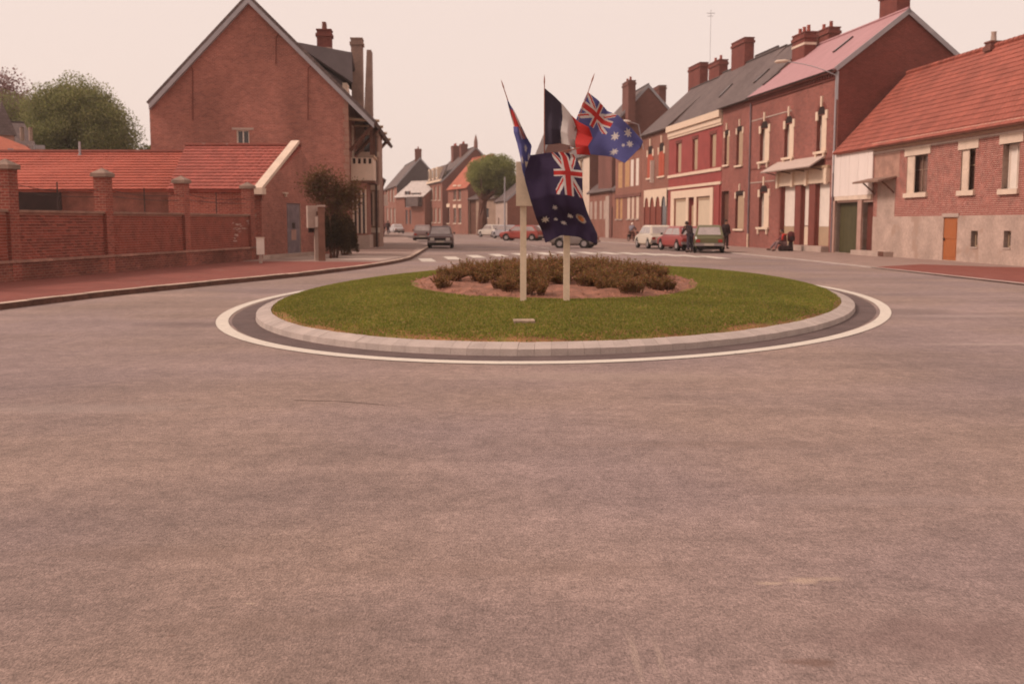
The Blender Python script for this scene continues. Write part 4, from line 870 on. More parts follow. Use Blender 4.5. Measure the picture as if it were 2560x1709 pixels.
# main roof
ue, ze_ = H.uz(372, 262, -.25); ur, zre = H.uz(935, 309, -.25); mb = MB(); zp2 = zp + .08
mb.slab((ue, -.25, ze_), (up, -.25, zp2), (up, V, zp2), (ue, V, ze_), -.2); mb.slab((up, -.25, zp2), (ur, -.25, zre), (ur, V, zre), (up, V, zp2), -.2)
H.part(mb, 'roof', M_slate)
for P in (((ue, ze_), (up, zp2)), ((up, zp2), (ur, zre))):
    g = MB(); (a, b), (c, d) = P; g.slab((a, -.3, b + .02), (c, -.3, d + .02), (c, -.251, d + .02), (a, -.251, b + .02), -.02)
    g.poly([(a, -.3, b + .03), (a, -.3, b - .26), (c, -.3, d - .26), (c, -.3, d + .03)]); g.poly([(a, -.27, b - .26), (a, 0, b - .26), (c, 0, d - .26), (c, -.27, d - .26)]); H.part(g, 'barge_board', M_zinc)
for P in (((470, 150), (482, 175), (482, 300)), ((702, 75), (690, 95), (690, 160)), ((788, 155), (770, 172), (770, 300))):
    q = MB(); q.tube([(H.uz(a, b)[0], -.03, H.uz(a, b)[1]) for a, b in P], .03, 4); H.part(q, 'flue_line', mat('sooty_line', (.21, .065, .045), .9), uv=False)
# side dormer with slate roof, chimneys
dz = H.uz(830, 131, 4)[1]; e0, e1 = H.uz(786, 131, 4)[0], H.uz(880, 131, 4)[0]; f0, fz0 = H.uz(728, 103, 1.6); f1, fz1 = H.uz(882, 207, 1.6)
mb = MB(); mb.slab((f0, 1.6, fz0), (f1, 1.6, fz1), (e1, 4, dz), (e0, 4, dz), .12); mb.slab((e1, 4, dz), (f1, 7, fz1), (f0, 7, fz0), (e0, 4, dz), .12); H.part(mb, 'dormer_roof', M_slated)
c1, cz1 = H.uz(862, 203, 1.8); c2, cz2 = H.uz(866, 238, 1.8); c0, cz0 = H.uz(745, 120, 1.8)
mb = MB(); mb.poly([(c0, 1.8, cz0 - .1), (c1 - .15, 1.8, cz2 - .5), (c1 - .15, 1.8, cz1)]); mb.poly([(c1 - .15, 6.8, cz2 - .5), (c1 - .15, 1.8, cz2 - .5), (c1 - .15, 1.8, cz1), (c1 - .15, 6.8, cz1)][::-1]); H.part(mb, 'dormer_cheek', M_slated)
H.bx('dormer_window', c1 - .14, c1 + .12, 1.75, 3.2, cz2 - .5, cz1 - .1, M_cream)
a0, b0 = H.uz(795, 130, 4), H.uz(829, 80, 4); H.chimney(a0[0], b0[0], 3.5, 4.4, dz - .1, b0[1], B_pinkg, 2, potm=B_pinkg, band=None); H.bx('flashing', a0[0] - .02, b0[0] + .02, 3.45, 4.45, dz - .05, dz + .2, M_conc)
a0, b0 = H.uz(879, 300, 5.5), H.uz(905, 100, 5.5); H.chimney(a0[0] + .05, b0[0] + .02, 5.2, 6.2, 6.5, b0[1], mat('stone_stack', (.30, .19, .15), .9, .15, 2), 0)
a0, b0 = H.uz(907, 300, 12), H.uz(929, 128, 12); mb = MB(); x0, x1, zt = a0[0], b0[0], b0[1]
mb.v = [(x0, 11.5, 6.5), (x1, 11.5, 6.5), (x1, 13, 6.5), (x0, 13, 6.5), (x0 + .35, 11.5, zt), (x1, 11.5, zt), (x1, 13, zt), (x0 + .35, 13, zt)]; mb.f = [(0, 1, 5, 4), (1, 2, 6, 5), (2, 3, 7, 6), (3, 0, 4, 7), (4, 5, 6, 7)]; mb.m = [0] * 5; H.part(mb, 'chimney', mat('stone_stack', (.30, .19, .15)))
# --- tiled outbuildings behind the wall
tb = thing('tiled_outbuilding', 'low brick outbuilding with red tiled roof, white verge and blue grey door', 'outbuilding', (-10.17, 44.3, 0))
O = Vector((-10.17, 44.3, 0)); E0, E1, Rr0, Rr1 = Vector((-14.06, 44.4, 2.93)), Vector((-10.25, 44.4, 2.93)), Vector((-14.46, 48.5, 4.96)), Vector((-9.33, 48.5, 4.96))
mb = MB(); mb.slab(E0 - O, E1 - O, Rr1 - O, Rr0 - O, .1); mb.slab(Vector((-9.5, 52.6, 2.8)) - O, Vector((-14.9, 52.6, 2.8)) - O, Rr0 - O, Rr1 - O + Vector((-.5, 0, -.25)), .1); rf = mb.build('roof', M_tile, tb)
lay_tiles(rf, E0 - O + Vector((0, 0, .02)), E1 - O + Vector((0, 0, .02)), Rr0 - O + Vector((0, 0, .02)), Rr1 - O + Vector((0, 0, .02)), 14, .25, M_tile, (-1, 0, 3), 300)
mb = MB(); mb.tube([Rr0 - O + Vector((0, 0, .06)), Rr1 - O + Vector((0, 0, .06))], .1, 6); mb.build('ridge_cap', M_redpave, tb, uv=False)
E_ = House('', '', '', (-10.17, 44.3), (-8.75, 52.6), root=tb)
def TE(p): q = E_.A + E_.d * p[0] + E_.n * p[1] - O; return (q.x, q.y, p[2])
class EM(MB):
    def done(s, name, m, parent=None, **k): s.v = [TE(p) for p in s.v]; return s.build(name, m, parent or tb, **k)
dr = E_.rect(718, 508, 752, 643); dr = (dr[0], dr[1], .25, dr[3]); Lw = E_.L
mb = EM(); holes(mb, 0, Lw, -.1, 2.9, 0, [dr], .12); mb.poly([(0, 0, 2.9), (Lw, 0, 2.9), (Lw / 2, 0, 5.0)]); mb.done('end_wall', [B_gable, M_conc])
mb = MB(); mb.poly([E0 - O + Vector((0, .15, -3)), E1 - O + Vector((0, .15, -3)), E1 - O + Vector((0, .15, -.05)), E0 - O + Vector((0, .15, -.05))]); mb.build('front_wall', B_wall, tb)
mb = EM(); mb.slab((-.12, -.05, 3.02), (-.12, .32, 3.02), (Lw / 2, .32, 5.22), (Lw / 2, -.05, 5.22), -.14); mb.done('verge', M_cream)
mb = EM(); mb.box(-.15, .25, -.08, .3, 2.75, 3.0); mb.done('corbel', M_cream)
mb = EM(); mb.box(dr[0], dr[1], .05, .1, dr[2], dr[3]); do = mb.done('door', M_bluedoor)
mb = EM(); w_ = dr[1] - dr[0]
for a, b in ((.03, .44), (.5, .97)): mb.box(dr[0] + .1 * w_, dr[1] - .1 * w_, .035, .05, dr[2] + (dr[3] - dr[2]) * a, dr[2] + (dr[3] - dr[2]) * b)
mb.done('door_panel', mat('blue_grey_panel', (.20, .15, .165), .6), do)
mb = EM(); mb.box(dr[0] + .42 * w_, dr[0] + .62 * w_, .02, .035, 1.35, 1.6); mb.done('handle', M_iron, do)
mb = EM(); mb.box(dr[0] + .35 * w_, dr[0] + .7 * w_, .028, .0345, .85, 1.3); mb.done('paper_notice', mat('faded_notice', (.42, .24, .19), .8, .1, 5), do)
mb = EM(); mb.box(-.05, dr[1] + 1.2, -.28, -.01, .1, .28); mb.done('step', M_conc)
mb = EM(); u, z = E_.uz(712, 483); mb.box(u - .25, u + .2, -.1, 0, z - .03, z + .03).box(u - .03, u + .05, -.08, 0, z - .15, z - .03); mb.done('wall_bracket', M_cream)
tb2 = thing('long_tiled_shed', 'long low shed with red tiled roof and thin vent pipe behind the brick wall', 'shed', (-15, 47, 0)); O = Vector((-15, 47, 0))
E0, E1, R0_, R1_ = Vector((-28, 46.6, 2.95)), Vector((-14.75, 47.2, 3.02)), Vector((-29, 51.2, 4.85)), Vector((-15.15, 51.2, 4.85))
mb = MB(); mb.slab(E0 - O, E1 - O, R1_ - O, R0_ - O, .1); mb.slab(Vector((-14.7, 55.5, 2.9)) - O, Vector((-29, 55.5, 2.9)) - O, R0_ - O, R1_ - O, .1); rf = mb.build('roof', M_tile2, tb2)
lay_tiles(rf, E0 - O + Vector((0, 0, .02)), E1 - O + Vector((0, 0, .02)), R0_ - O + Vector((0, 0, .02)), R1_ - O + Vector((0, 0, .02)), 14, .25, M_tile2, (-4, 0, 3), 300)
mb = MB(); mb.tube([R0_ - O + Vector((0, 0, .06)), R1_ - O + Vector((0, 0, .06))], .1, 6); mb.build('ridge_cap', M_redpave, tb2, uv=False)
mb = MB()
mb.poly([(-13, -.2, 0), (.3, .25, 0), (.3, .25, 3), (-13, -.2, 3)]); mb.poly([(.3, .25, 0), (.3, 8, 0), (.3, 8, 2.9), (.3, 4.1, 4.8), (.3, .25, 2.9)]); mb.build('front_wall', mat('dark_brick_wall', (.24, .085, .06), .9, .2, 2), tb2)
q = PD(40, 500, 46.7) - O; q2 = PD(158, 500, 46.8) - O; mb = MB(); mb.box(q.x, q2.x, q.y - .12, q.y - .05, 2.1, 2.9); mb.build('opening', M_dark, tb2)
q = PD(200, 388, 50.9) - O; mb = MB(); mb.tube([q + Vector((0, 0, -.15)), q + Vector((0, 0, .62))], .055, 8).tube([q + Vector((0, 0, -.1)), q + Vector((0, 0, .02))], .12, 8); mb.build('vent_pipe', M_zinc, tb2, uv=False)

# --- street wall with pillars
W = House('brick_garden_wall', 'long brick garden wall with capped pillars and stone coping along the red pavement', 'wall', (wallx(22.0), 22.0), (wallx(44.0), 44.0)); WR = W.root
ZT, ZP = 1.93, .58
mb = MB(); mb.box(0, W.L, 0, .3, ZP - .1, ZT - .06, skip='d'); mb.build('wall', M_mortar, WR)
mb = MB(); mb.box(0, W.L, -.1, .3, -.1, ZP, skip='d'); mb.build('plinth', brick('rough_plinth', (.25, .075, .05), (.15, .045, .035), (.26, .13, .1), .42), WR)
n_ = int(W.L / .9)
for k in range(n_): u = W.L * k / n_; W.bx('coping_stone', u + .004, u + W.L / n_ - .004, -.07, .37, ZT - .06, ZT + random.uniform(.0, .008), mat('coping', (.30, .17, .125), .9, .18, 3, .3, 30, rnd=.12))
for k in range(n_): u = W.L * k / n_; W.bx('ledge_stone', u + .004, u + W.L / n_ - .004, -.14, 0, ZP - .001, ZP + .07, mat('ledge', (.38, .20, .15), .9, .22, 2.5, .3, 30, rnd=.15))
pds = [23.3, 27.75, 32.45, 37.65, 43.5]; pu = [(D - 22.0) / (W.d.y) for D in pds]
pil = [(u - .2, u + .2) for u in pu]
bays = [(pil[k][1] + (.0), pil[k + 1][0]) for k in range(4)] + [(pil[4][1], W.L)]
lay_bricks(WR, bays[1][0], bays[1][1], ZP + .075, ZT - .07, 0, [], M_brickpc, M_brickst, 300)
for k in (0, 2, 3, 4): lay_bricks(WR, bays[k][0], bays[k][1], ZP + .075, ZT - .07, 0, [], M_brickpc, M_brickst, 0)
for k, (a, b) in enumerate(pil):
    mb = MB(); mb.box(a, b, -.11, .27, -.1, 2.95, skip='d'); o = mb.build('pillar', B_wall, WR)
    mb = MB(); c = (a + b) / 2; mb.box(a - .06, b + .06, -.17, .33, 2.952, 3.06); i = len(mb.v); mb.v += [(a - .06, -.17, 3.06), (b + .06, -.17, 3.06), (b + .06, .33, 3.06), (a - .06, .33, 3.06), (c, .08, 3.22)]; mb.f += [(i, i + 1, i + 4), (i + 1, i + 2, i + 4), (i + 2, i + 3, i + 4), (i + 3, i, i + 4)]; mb.m += [0] * 4
    mb.build('pillar_cap', mat('cap_stone', (.26, .17, .13), .9, .15, 3, .3, 30), o)
for k in range(4):
    a, b = pil[k][1], pil[k + 1][0]
    for z, sag in ((2.62, .12), (2.42, .05)):
        mb = MB(); mb.tube([(a + (b - a) * t, .12, z - .06 * t - sag * 4 * t * (1 - t)) for t in np.linspace(0, 1, 9)], .009, 4); mb.build('wire', M_iron, WR, uv=False)
    m_ = (a + b) / 2; mb = MB(); mb.box(m_ - .014, m_ + .014, .106, .134, ZT + .01, 2.72); mb.build('wire_post', M_iron, WR)
r = W.rect(578, 553, 622, 603); mbb = MB(); rr = random.Random(3)
for k in range(26):
    u, z = rr.uniform(r[0], r[1]), rr.uniform(r[2], r[3]); 
    if z < r[2] + .35 and u > (r[0] + r[1]) / 2: continue
    l, h = rr.uniform(.12, .4), rr.uniform(.02, .05); mbb.poly([(u, -.022, z), (u + l, -.022, z + rr.uniform(-.05, .05)), (u + l, -.022, z + h), (u, -.022, z + h)])
mbb.build('chalk_smears', mat('chalk', (.55, .36, .30), .9, .2, 6), WR)

# posts and boxes in front of the outbuilding
def on(px, py, z=.12): return G(px, py, z)
p = on(652, 658); t = thing('meter_box', 'small white box on a short post at the end of the brick wall', 'box', p, .2)
MB().box(-.14, .14, -.1, .1, .32, .92).build('box', M_white, t); MB().box(-.06, .06, -.06, .06, 0, .32).build('post', M_conc, t); MB().box(-.16, .16, -.12, .12, .92, .95).build('lid', M_cream, t)
p = on(787, 651); t = thing('mail_box', 'grey and white cabinet fixed on a pale post right of the blue grey door', 'cabinet', p, .35)
MB().box(-.27, .27, -.16, .16, 1.28, 2.15).build('cabinet', M_conc, t); MB().box(.02, .25, -.18, -.161, 1.32, 1.72).build('white_plate', M_white, t); MB().box(.06, .18, -.19, -.161, 1.78, 1.92).build('slot', M_wood, t)
MB().box(.0, .16, -.08, .08, 0, 1.28).build('post', M_conc, t); MB().box(-.22, -.02, -.1, .1, 1.1, 1.28).build('junction', M_dark, t)
p = on(806, 652); t = thing('gate_pillar', 'plain pale gate pillar beside the dark shrub', 'pillar', p, .15); MB().box(-.14, .12, -.13, .13, 0, 2.1).build('shaft', mat('buff_pillar', (.21, .10, .07), .9, .15, 3), t); MB().box(-.17, .15, -.16, .16, 2.1, 2.17).build('cap', M_conc, t)

# =================================================================== plants
def leaf_object(name, pts, nrm_j, size, mats, parent=None, seed=0):
    rg = np.random.default_rng(seed); n = len(pts); a = rg.normal(size=(n, 3)); a /= np.linalg.norm(a, axis=1)[:, None]; b = rg.normal(size=(n, 3)); b -= a * (a * b).sum(1)[:, None]; b /= np.linalg.norm(b, axis=1)[:, None]
    s = size * rg.uniform(.6, 1.3, n)[:, None]; P = np.array(pts); v = np.stack([P - a * s * .5, P + b * s * .3, P + a * s * .5, P - b * s * .3], 1)
    me = bpy.data.meshes.new(name); me.vertices.add(n * 4); me.loops.add(n * 4); me.polygons.add(n)
    me.vertices.foreach_set('co', v.ravel()); me.loops.foreach_set('vertex_index', np.arange(n * 4)); me.polygons.foreach_set('loop_start', np.arange(0, n * 4, 4))
    for q in mats: me.materials.append(q)
    me.polygons.foreach_set('material_index', rg.integers(0, len(mats), n)); me.update(); me.validate(); return link(name, me, parent)
def tree(name, label, loc, trunk_h, crown_c, crown_r, nleaf, size, mats, seed, clumps=60, shell=.75, trunk_r=.3, group=None, bark=None, loose=.22, cl=None):
    rg = np.random.default_rng(seed); t = thing(name, label, 'tree', loc, 0, group); cc, cr = np.array(crown_c), np.array(crown_r)
    mb = MB(); mb.tube([(0, 0, -.1), (0, 0, trunk_h * .5), (.05, 0, trunk_h), (cc[0], cc[1], cc[2])], [trunk_r * 1.2, trunk_r, trunk_r * .85, trunk_r * .3], 8)
    D = rg.normal(size=(clumps, 3)); D /= np.linalg.norm(D, axis=1)[:, None]; rad = rg.uniform(shell, 1.0, clumps) ** .7
    C = cc + D * cr * rad[:, None] * .86
    for k in range(min(clumps, 16)):
        e = C[k]; m_ = np.array([0, 0, trunk_h]) * .5 + e * .5 + rg.normal(size=3) * .2; mb.tube([(0, 0, trunk_h), tuple(m_), tuple(e)], [trunk_r * .45, trunk_r * .25, .03], 5)
    mb.build('trunk', bark or M_wood, t, uv=False)
    which = rg.integers(0, clumps, nleaf); g = rg.normal(size=(nleaf, 3)); cs = (cl or loose * 1.35) * cr.mean(); g = g / np.maximum(np.linalg.norm(g, axis=1), 1e-6)[:, None] * (rg.random(nleaf) ** .45 * cs)[:, None]
    leaf_object('crown', C[which] + g, 0, size, mats, t, seed); return t
L1 = [mat('leaf_green', (.24, .25, .085), .8, .12, 1.2), mat('leaf_olive', (.30, .275, .11), .8, .12, 1.2), mat('leaf_dark', (.20, .19, .08), .8, .2, 1.2)]
tree('round_tree', 'large round green tree rising behind the tiled sheds', (XD(215, 92), 92, 0), 4, (-.35, 0, 7.3), (5.5, 5.0, 6.9), 190000, .17, L1, 3, 520, .42, .45, loose=.15)
tree('round_tree', 'dull green tree partly behind the large round one, touching the left picture edge', (XD(70, 104), 104, 0), 4, (0, 0, 8.0), (5.4, 4.5, 6.2), 60000, .2, [mat('leaf_dull', (.22, .165, .10), .8, .2, 1), L1[0]], 5, 150)
tree('sparse_tree', 'thin purplish tree with bare twigs at the top left edge', (XD(0, 118), 118, 0), 5, (0, 0, 12), (5.5, 4, 7.0), 11000, .28, [mat('leaf_purple', (.26, .13, .12), .8, .2, 1)], 6, 70, .4)
tree('small_tree', 'small green tree top showing left of the big gable', (XD(381, 95), 95, 0), 2, (0, 0, 6.6), (1.3, 1.2, 2.0), 2500, .22, L1[:2], 8, 24)
L2 = [mat('leaf_yellowgreen', (.36, .36, .12), .8, .2, 1.2), mat('leaf_midgreen', (.28, .28, .09), .8, .2, 1.2), L1[0]]
tree('street_tree', 'round topped green street tree with dark trunk beside the orange roof', (XD(1206, 140), 140, 0), 4.2, (1.25, 0, 7.6), (3.7, 2.6, 2.7), 60000, .17, L2, 11, 160, .5, .62)
# dark bush and wall climber by the big house
def bush(name, label, c, r, n, size, mats, seed, cat='bush'):
    rg = np.random.default_rng(seed); D = rg.normal(size=(n, 3)); D /= np.linalg.norm(D, axis=1)[:, None]; D[:, 2] = abs(D[:, 2]) * 1.9 - .9
    P = np.array([0, 0, r[2]]) + D * np.array(r) * (rg.random(n) ** .3)[:, None] * rg.uniform(.8, 1.06, n)[:, None]; P[:, 2] = np.maximum(P[:, 2], .02)
    t = thing(name, label, cat, c); leaf_object('foliage', P, 0, size, mats, t, seed)
    mb = MB()
    for k in range(6): a = k; mb.tube([(math.cos(a) * .12, math.sin(a) * .12, -.02), (math.cos(a) * r[0] * .5, math.sin(a) * r[1] * .5, r[2] * 1.1)], [.035, .012], 5)
    mb.build('stems', M_wood, t, uv=False); return t
Lb = [mat('bush_dark', (.07, .04, .02), .85, .25, 2), mat('bush_mid', (.10, .06, .028), .85, .25, 2)]
c = on(836, 645); bush('round_bush', 'dense dark clipped bush at the corner beyond the gate pillar', c, (.72, .7, 1.12), 14000, .085, Lb, 1)
c = on(854, 640); bush('round_bush', 'second dark clipped bush, nearer the timber bay', c + Vector((-.05, 1.2, 0)), (.66, .7, .98), 10000, .09, Lb, 2)
ct = thing('climbing_shrub', 'straggly reddish brown climber spreading over the outbuilding wall above the bushes', 'climber', on(826, 646))
rg = np.random.default_rng(4); P = []
for k in range(9):
    cx, cz, rr_ = [(-.75, 3.1, .4), (-.35, 3.35, .45), (.1, 3.0, .5), (.5, 2.75, .45), (.95, 2.75, .4), (0, 2.5, .5), (-.5, 2.7, .4), (.3, 2.2, .5), (.7, 2.3, .45)][k]
    g = rg.normal(size=(900, 3)) * rr_ * .55; g[:, 1] *= .6; P.append(g + [cx, .2, cz])
leaf_object('foliage', np.concatenate(P), 0, .09, [mat('climber_leaf', (.19, .085, .045), .8, .25, 2), mat('climber_leaf_green', (.17, .11, .045), .8, .25, 2)], ct, 4)
mb = MB(); mb.tube([(0, .1, 0), (.02, .15, 1.4), (-.1, .2, 2.6), (-.4, .2, 3.2)], [.07, .06, .04, .015], 6)
for e in ((.8, .2, 3.0), (.3, .2, 3.1), (-.9, .2, 3.2)): mb.tube([(0, .15, 1.7), (e[0] * .5, .2, 2.5), e], [.04, .025, .01], 5)
mb.build('stem', M_wood, ct, uv=False)
# --- left background: mansion and red roof
H = House('old_mansion', 'pale stone fronted mansion with slate turret roof at the far left among trees', 'house', (XD(-60, 84), 80), (XD(104, 84), 84)); ZE, ZR, DEP = 6.9, 9.4, 8
ow = [H.rect(a, 318, b, 352) for a, b in ((28, 36), (52, 60), (74, 82))]; H.walls(DEP, ZE, ZR, ow, mat('chateau_stone', (.46, .30, .24), .9, .25, 1.5), B_fard); H.roof(DEP, ZE, ZR, M_slate, .2, .1, .12)
for r in ow: H.window(r, .2, 'glass', M_cream, 1, 0)
a, _ = H.uz(86, 330); b, _ = H.uz(104, 330); H.bx('pier', a, b, -.3, 0, 0, 7.2, M_cream); H.bx('pier_cap', a - .1, b + .1, -.35, 0, 7.2, 7.5, M_zinc)
a, _ = H.uz(-20, 330); b, _ = H.uz(17, 330); H.bx('tower', a, b, -2, -.01, 0, 8.0, mat('tower_wall', (.48, .27, .21), .9)); mb = MB(); c_ = (a + b) / 2
for P in (((a - .2, -2.2), (b + .2, -2.2)), ((b + .2, -2.2), (b + .2, .2)), ((b + .2, .2), (a - .2, .2)), ((a - .2, .2), (a - .2, -2.2))): mb.poly([(*P[0], 8.0), (*P[1], 8.0), (c_, -1, 10.6)])
H.part(mb, 'tower_roof', M_slate)
H = House('red_roofed_barn', 'barn with plain red tiled roof at the far left behind the shed', 'barn', (XD(-120, 70), 70), (XD(104, 70), 72)); mb = MB()
zb = lambda px, py, v: H.uz(px, py, v)
a = H.uz(-60, 400, 0); P0, P1, P2, P3 = H.uz(-60, 400, 0), H.uz(106, 394, 0), H.uz(62, 364, 2.5), H.uz(-60, 318, 5)
mb.slab((P0[0], 0, P0[1]), (P1[0], 0, P1[1]), (P2[0], 2.5, P2[1]), (P3[0], 5, P3[1]), .12); H.part(mb, 'roof', M_tilefar)
mb = MB(); mb.poly([(P0[0], .1, 0), (P1[0] - .2, .1, 0), (P1[0] - .2, .1, P1[1] - .1), (P0[0], .1, P0[1] - .1)]); mb.poly([(P1[0] - .2, .1, 0), (P2[0], 4, 0), (P2[0], 4, P2[1] + .2), (P1[0] - .2, .1, P1[1] - .1)]); H.part(mb, 'wall', B_fard)
H.bx('roof_light', *sorted((H.uz(20, 375, 1.2)[0], H.uz(34, 375, 1.2)[0])), 1.0, 1.3, H.uz(27, 382, 1.2)[1], H.uz(27, 372, 1.2)[1], M_zinc)
# antenna, pole, small far lamp
t = thing('rooftop_aerial', 'tall thin television aerial mast over the slate roofs', 'aerial', (XD(1767, 96), 96, 12.6)); mb = MB(); mb.tube([(0, 0, 0), (0, 0, 7.3)], .018, 4); mb.build('mast', M_zinc, t, uv=False); mb = MB(); mb.tube([(-.35, 0, 7.0), (.35, 0, 7.0)], .025, 4).tube([(-.25, .2, 6.8), (.25, .2, 6.8)], .02, 4); mb.build('aerial_rods', M_zinc, t, uv=False)
t = thing('street_pole', 'slim pale street pole in front of the distant brick shed', 'pole', (XD(1262, 110), 110, 0)); mb = MB(); mb.tube([(0, 0, 0), (0, 0, 6.2)], [.11, .06], 8); mb.build('shaft', M_zinc, t, uv=False); mb = MB(); mb.tube([(0, 0, 0), (0, 0, .5)], .16, 8); mb.build('base', M_zinc, t, uv=False)
t = thing('street_lamp', 'small white lamp head on a bracket against the tall brown gabled house', 'street lamp', (PR(99)[0] - .1, 99, 8.2)); mb = MB(); mb.tube([(0, 0, 0), (-.5, 0, 2.2), (-1.4, 0, 2.5)], .04, 5); mb.build('arm', M_zinc, t, uv=False); mb = MB(); mb.tube([(-1.2, 0, 2.5), (-1.7, 0, 2.52), (-2.2, 0, 2.45)], [.05, .14, .08], 6); mb.build('lamp_head', M_white, t, uv=False)

# =================================================================== vehicles
def paint(name, col): return mat(name, col, .35, .04, 2, spec=.5)
M_tyre = mat('tyre', (.022, .016, .015), .9, .1, 5); M_rim = mat('rim', (.33, .28, .27), .4, .05, 5); M_chrome = mat('bumper', (.25, .20, .19), .4, .05, 5, spec=.6)
M_redl = mat('tail_lamp', (.32, .03, .02), .3, .05, 5); M_headl = mat('head_lamp', (.6, .52, .45), .2, .05, 5); M_plate = mat('number_plate', (.5, .42, .34), .6, .05, 8); M_under = mat('underside', (.015, .009, .008), .9)
M_cglass = mat('car_glass', (.36, .29, .27), .08, .15, 2, spec=.6)  # pale base stands in for the sky reflected in the panes
def car(label, loc, yaw, m, L=3.7, Wd=1.56, Hh=1.38, style='hatch', group=None):
    """local +x is forward. Lower body and glasshouse are one lofted skin; panes, lamps, wheels and bumpers are parts"""
    t = thing('parked_car', label, 'car', (loc[0], loc[1], loc[2]), yaw, group)
    h = L / 2; wb = .82; zl = .24; hood = .80 * (Hh / 1.38); belt = .86 * (Hh / 1.38)
    if style == 'hatch': st = [(h, .50, .90, hood - .22), (h - .12, .24, .98, hood - .06), (h - .85, .20, 1.0, belt), (0, .18, 1.0, belt + .01), (-h + .5, .2, 1.0, belt + .02), (-h + .10, .25, .97, belt - .02), (-h, .45, .90, belt - .16)]; gh = (h - .85, h - 1.40, -h + .55, -h + .08)
    elif style == 'estate': st = [(h, .50, .88, hood - .24), (h - .14, .24, .97, hood - .08), (h - .95, .20, 1.0, belt), (0, .18, 1.0, belt), (-h + .5, .2, 1.0, belt), (-h + .08, .25, .97, belt), (-h, .42, .92, belt - .2)]; gh = (h - .95, h - 1.45, -h + .30, -h + .06)
    else: st = [(h, .50, .90, hood - .20), (h - .12, .24, .98, hood - .05), (h - 1.05, .20, 1.0, belt), (0, .18, 1.0, belt), (-h + .75, .2, 1.0, belt), (-h + .12, .25, .97, belt - .06), (-h, .45, .90, belt - .2)]; gh = (h - 1.05, h - 1.60, -h + 1.15, -h + .68)
    mb = MB(); W2 = Wd / 2
    def ring(x, z0, k, z1):
        w_ = W2 * k; s = [(-w_ * .86, z0), (-w_, z0 + .12), (-w_ * 1.0, (z0 + z1) / 2 + .02), (-w_ * .965, z1 - .07), (-w_ * .88, z1), (0, z1 + .025)]
        return [(x, y, z) for y, z in s] + [(x, -y, z) for y, z in s[-2::-1]]
    rings = [ring(*q) for q in st]; nR = len(rings[0])
    for r in rings: mb.v += r
    for i in range(len(rings) - 1):
        for j in range(nR - 1): mb.f.append((i * nR + j, i * nR + j + 1, (i + 1) * nR + j + 1, (i + 1) * nR + j)); mb.m.append(0)
        mb.f.append((i * nR + nR - 1, i * nR, (i + 1) * nR, (i + 1) * nR + nR - 1)); mb.m.append(1)
    mb.f.append(tuple(range(nR))[::-1]); mb.m.append(0); b = (len(rings) - 1) * nR; mb.f.append(tuple(b + k for k in range(nR))); mb.m.append(0)
    xf, xrf, xrr, xr = gh; bw, rw = W2 * .93, W2 * .76; zb_, zr_ = belt - .01, Hh
    B4 = [(xf, -bw, zb_), (xf, bw, zb_), (xr, bw, zb_), (xr, -bw, zb_)]; T4 = [(xrf, -rw, zr_ - .05), (xrf, rw, zr_ - .05), (xrr, rw, zr_ - .05), (xrr, -rw, zr_ - .05)]; T5 = [(xrf - .12, -rw * .86, zr_), (xrf - .12, rw * .86, zr_), (xrr + .12, rw * .86, zr_), (xrr + .12, -rw * .86, zr_)]
    i = len(mb.v); mb.v += B4 + T4 + T5
    for k in range(4): a_, c_ = k, (k + 1) % 4; mb.f.append((i + a_, i + c_, i + 4 + c_, i + 4 + a_)); mb.m.append(0); mb.f.append((i + 4 + a_, i + 4 + c_, i + 8 + c_, i + 8 + a_)); mb.m.append(0)
    mb.f.append((i + 8, i + 9, i + 10, i + 11)); mb.m.append(0)
    o = mb.build('body', [m, M_under], t, uv=False); md = o.modifiers.new('bevel', 'BEVEL'); md.width = .035; md.segments = 2; md.limit_method = 'ANGLE'; md.angle_limit = .5
    def pane(name, P, s0, s1, v0, v1, mm=None):
        """sub-rectangle of quad P (bottom-left, bottom-right, top-right, top-left), lifted 6 mm"""
        P = [Vector(q) for q in P]; f = lambda s, v: P[0].lerp(P[1], s).lerp(P[3].lerp(P[2], s), v); q = [f(s0, v0), f(s1, v0), f(s1, v1), f(s0, v1)]
        nn = (q[1] - q[0]).cross(q[3] - q[0]).normalized() * .008; g = MB(); g.slab(*[a + nn for a in q], .012); g.build(name, mm or M_cglass, t, uv=False)
    pane('windscreen', (B4[0], B4[1], T4[1], T4[0]), .06, .94, .06, .92)
    pane('rear_window', (B4[2], B4[3], T4[3], T4[2]), .08, .92, .10, .88)
    for P in ((B4[3], B4[0], T4[0], T4[3]), (B4[1], B4[2], T4[2], T4[1])):
        cuts = ((.06, .47), (.50, .93)) if style != 'estate' else ((.05, .30), (.33, .62), (.65, .94))
        for a_, c_ in cuts: pane('side_window', P, a_, c_, .10, .88)
    for s_ in (-1, 1):
        for x in (h - .68, -h + .62):
            g = MB(); g.tube([(x, s_ * (W2 - .17), .29), (x, s_ * (W2 + .005), .29)], .29, 16); o = g.build('tyre', M_tyre, t, uv=False); g = MB(); g.tube([(x, s_ * (W2 - .1), .29), (x, s_ * (W2 + .013), .29)], .17, 12); g.build('rim', M_rim, o, uv=False)
            g = MB(); g.tube([(x, s_ * (W2 - .1), .32), (x, s_ * (W2 - .008 + .006), .32)], .345, 16); g.build('wheel_arch', M_under, t, uv=False)
        g = MB(); g.box(h - .06, h + .02, s_ * W2 * .62 - .13, s_ * W2 * .62 + .13, .50, .66); g.build('headlight', M_headl, t)
        g = MB(); g.box(-h - .02, -h + .06, s_ * W2 * .72 - .11, s_ * W2 * .72 + .11, .54, .70); g.build('tail_light', M_redl, t)
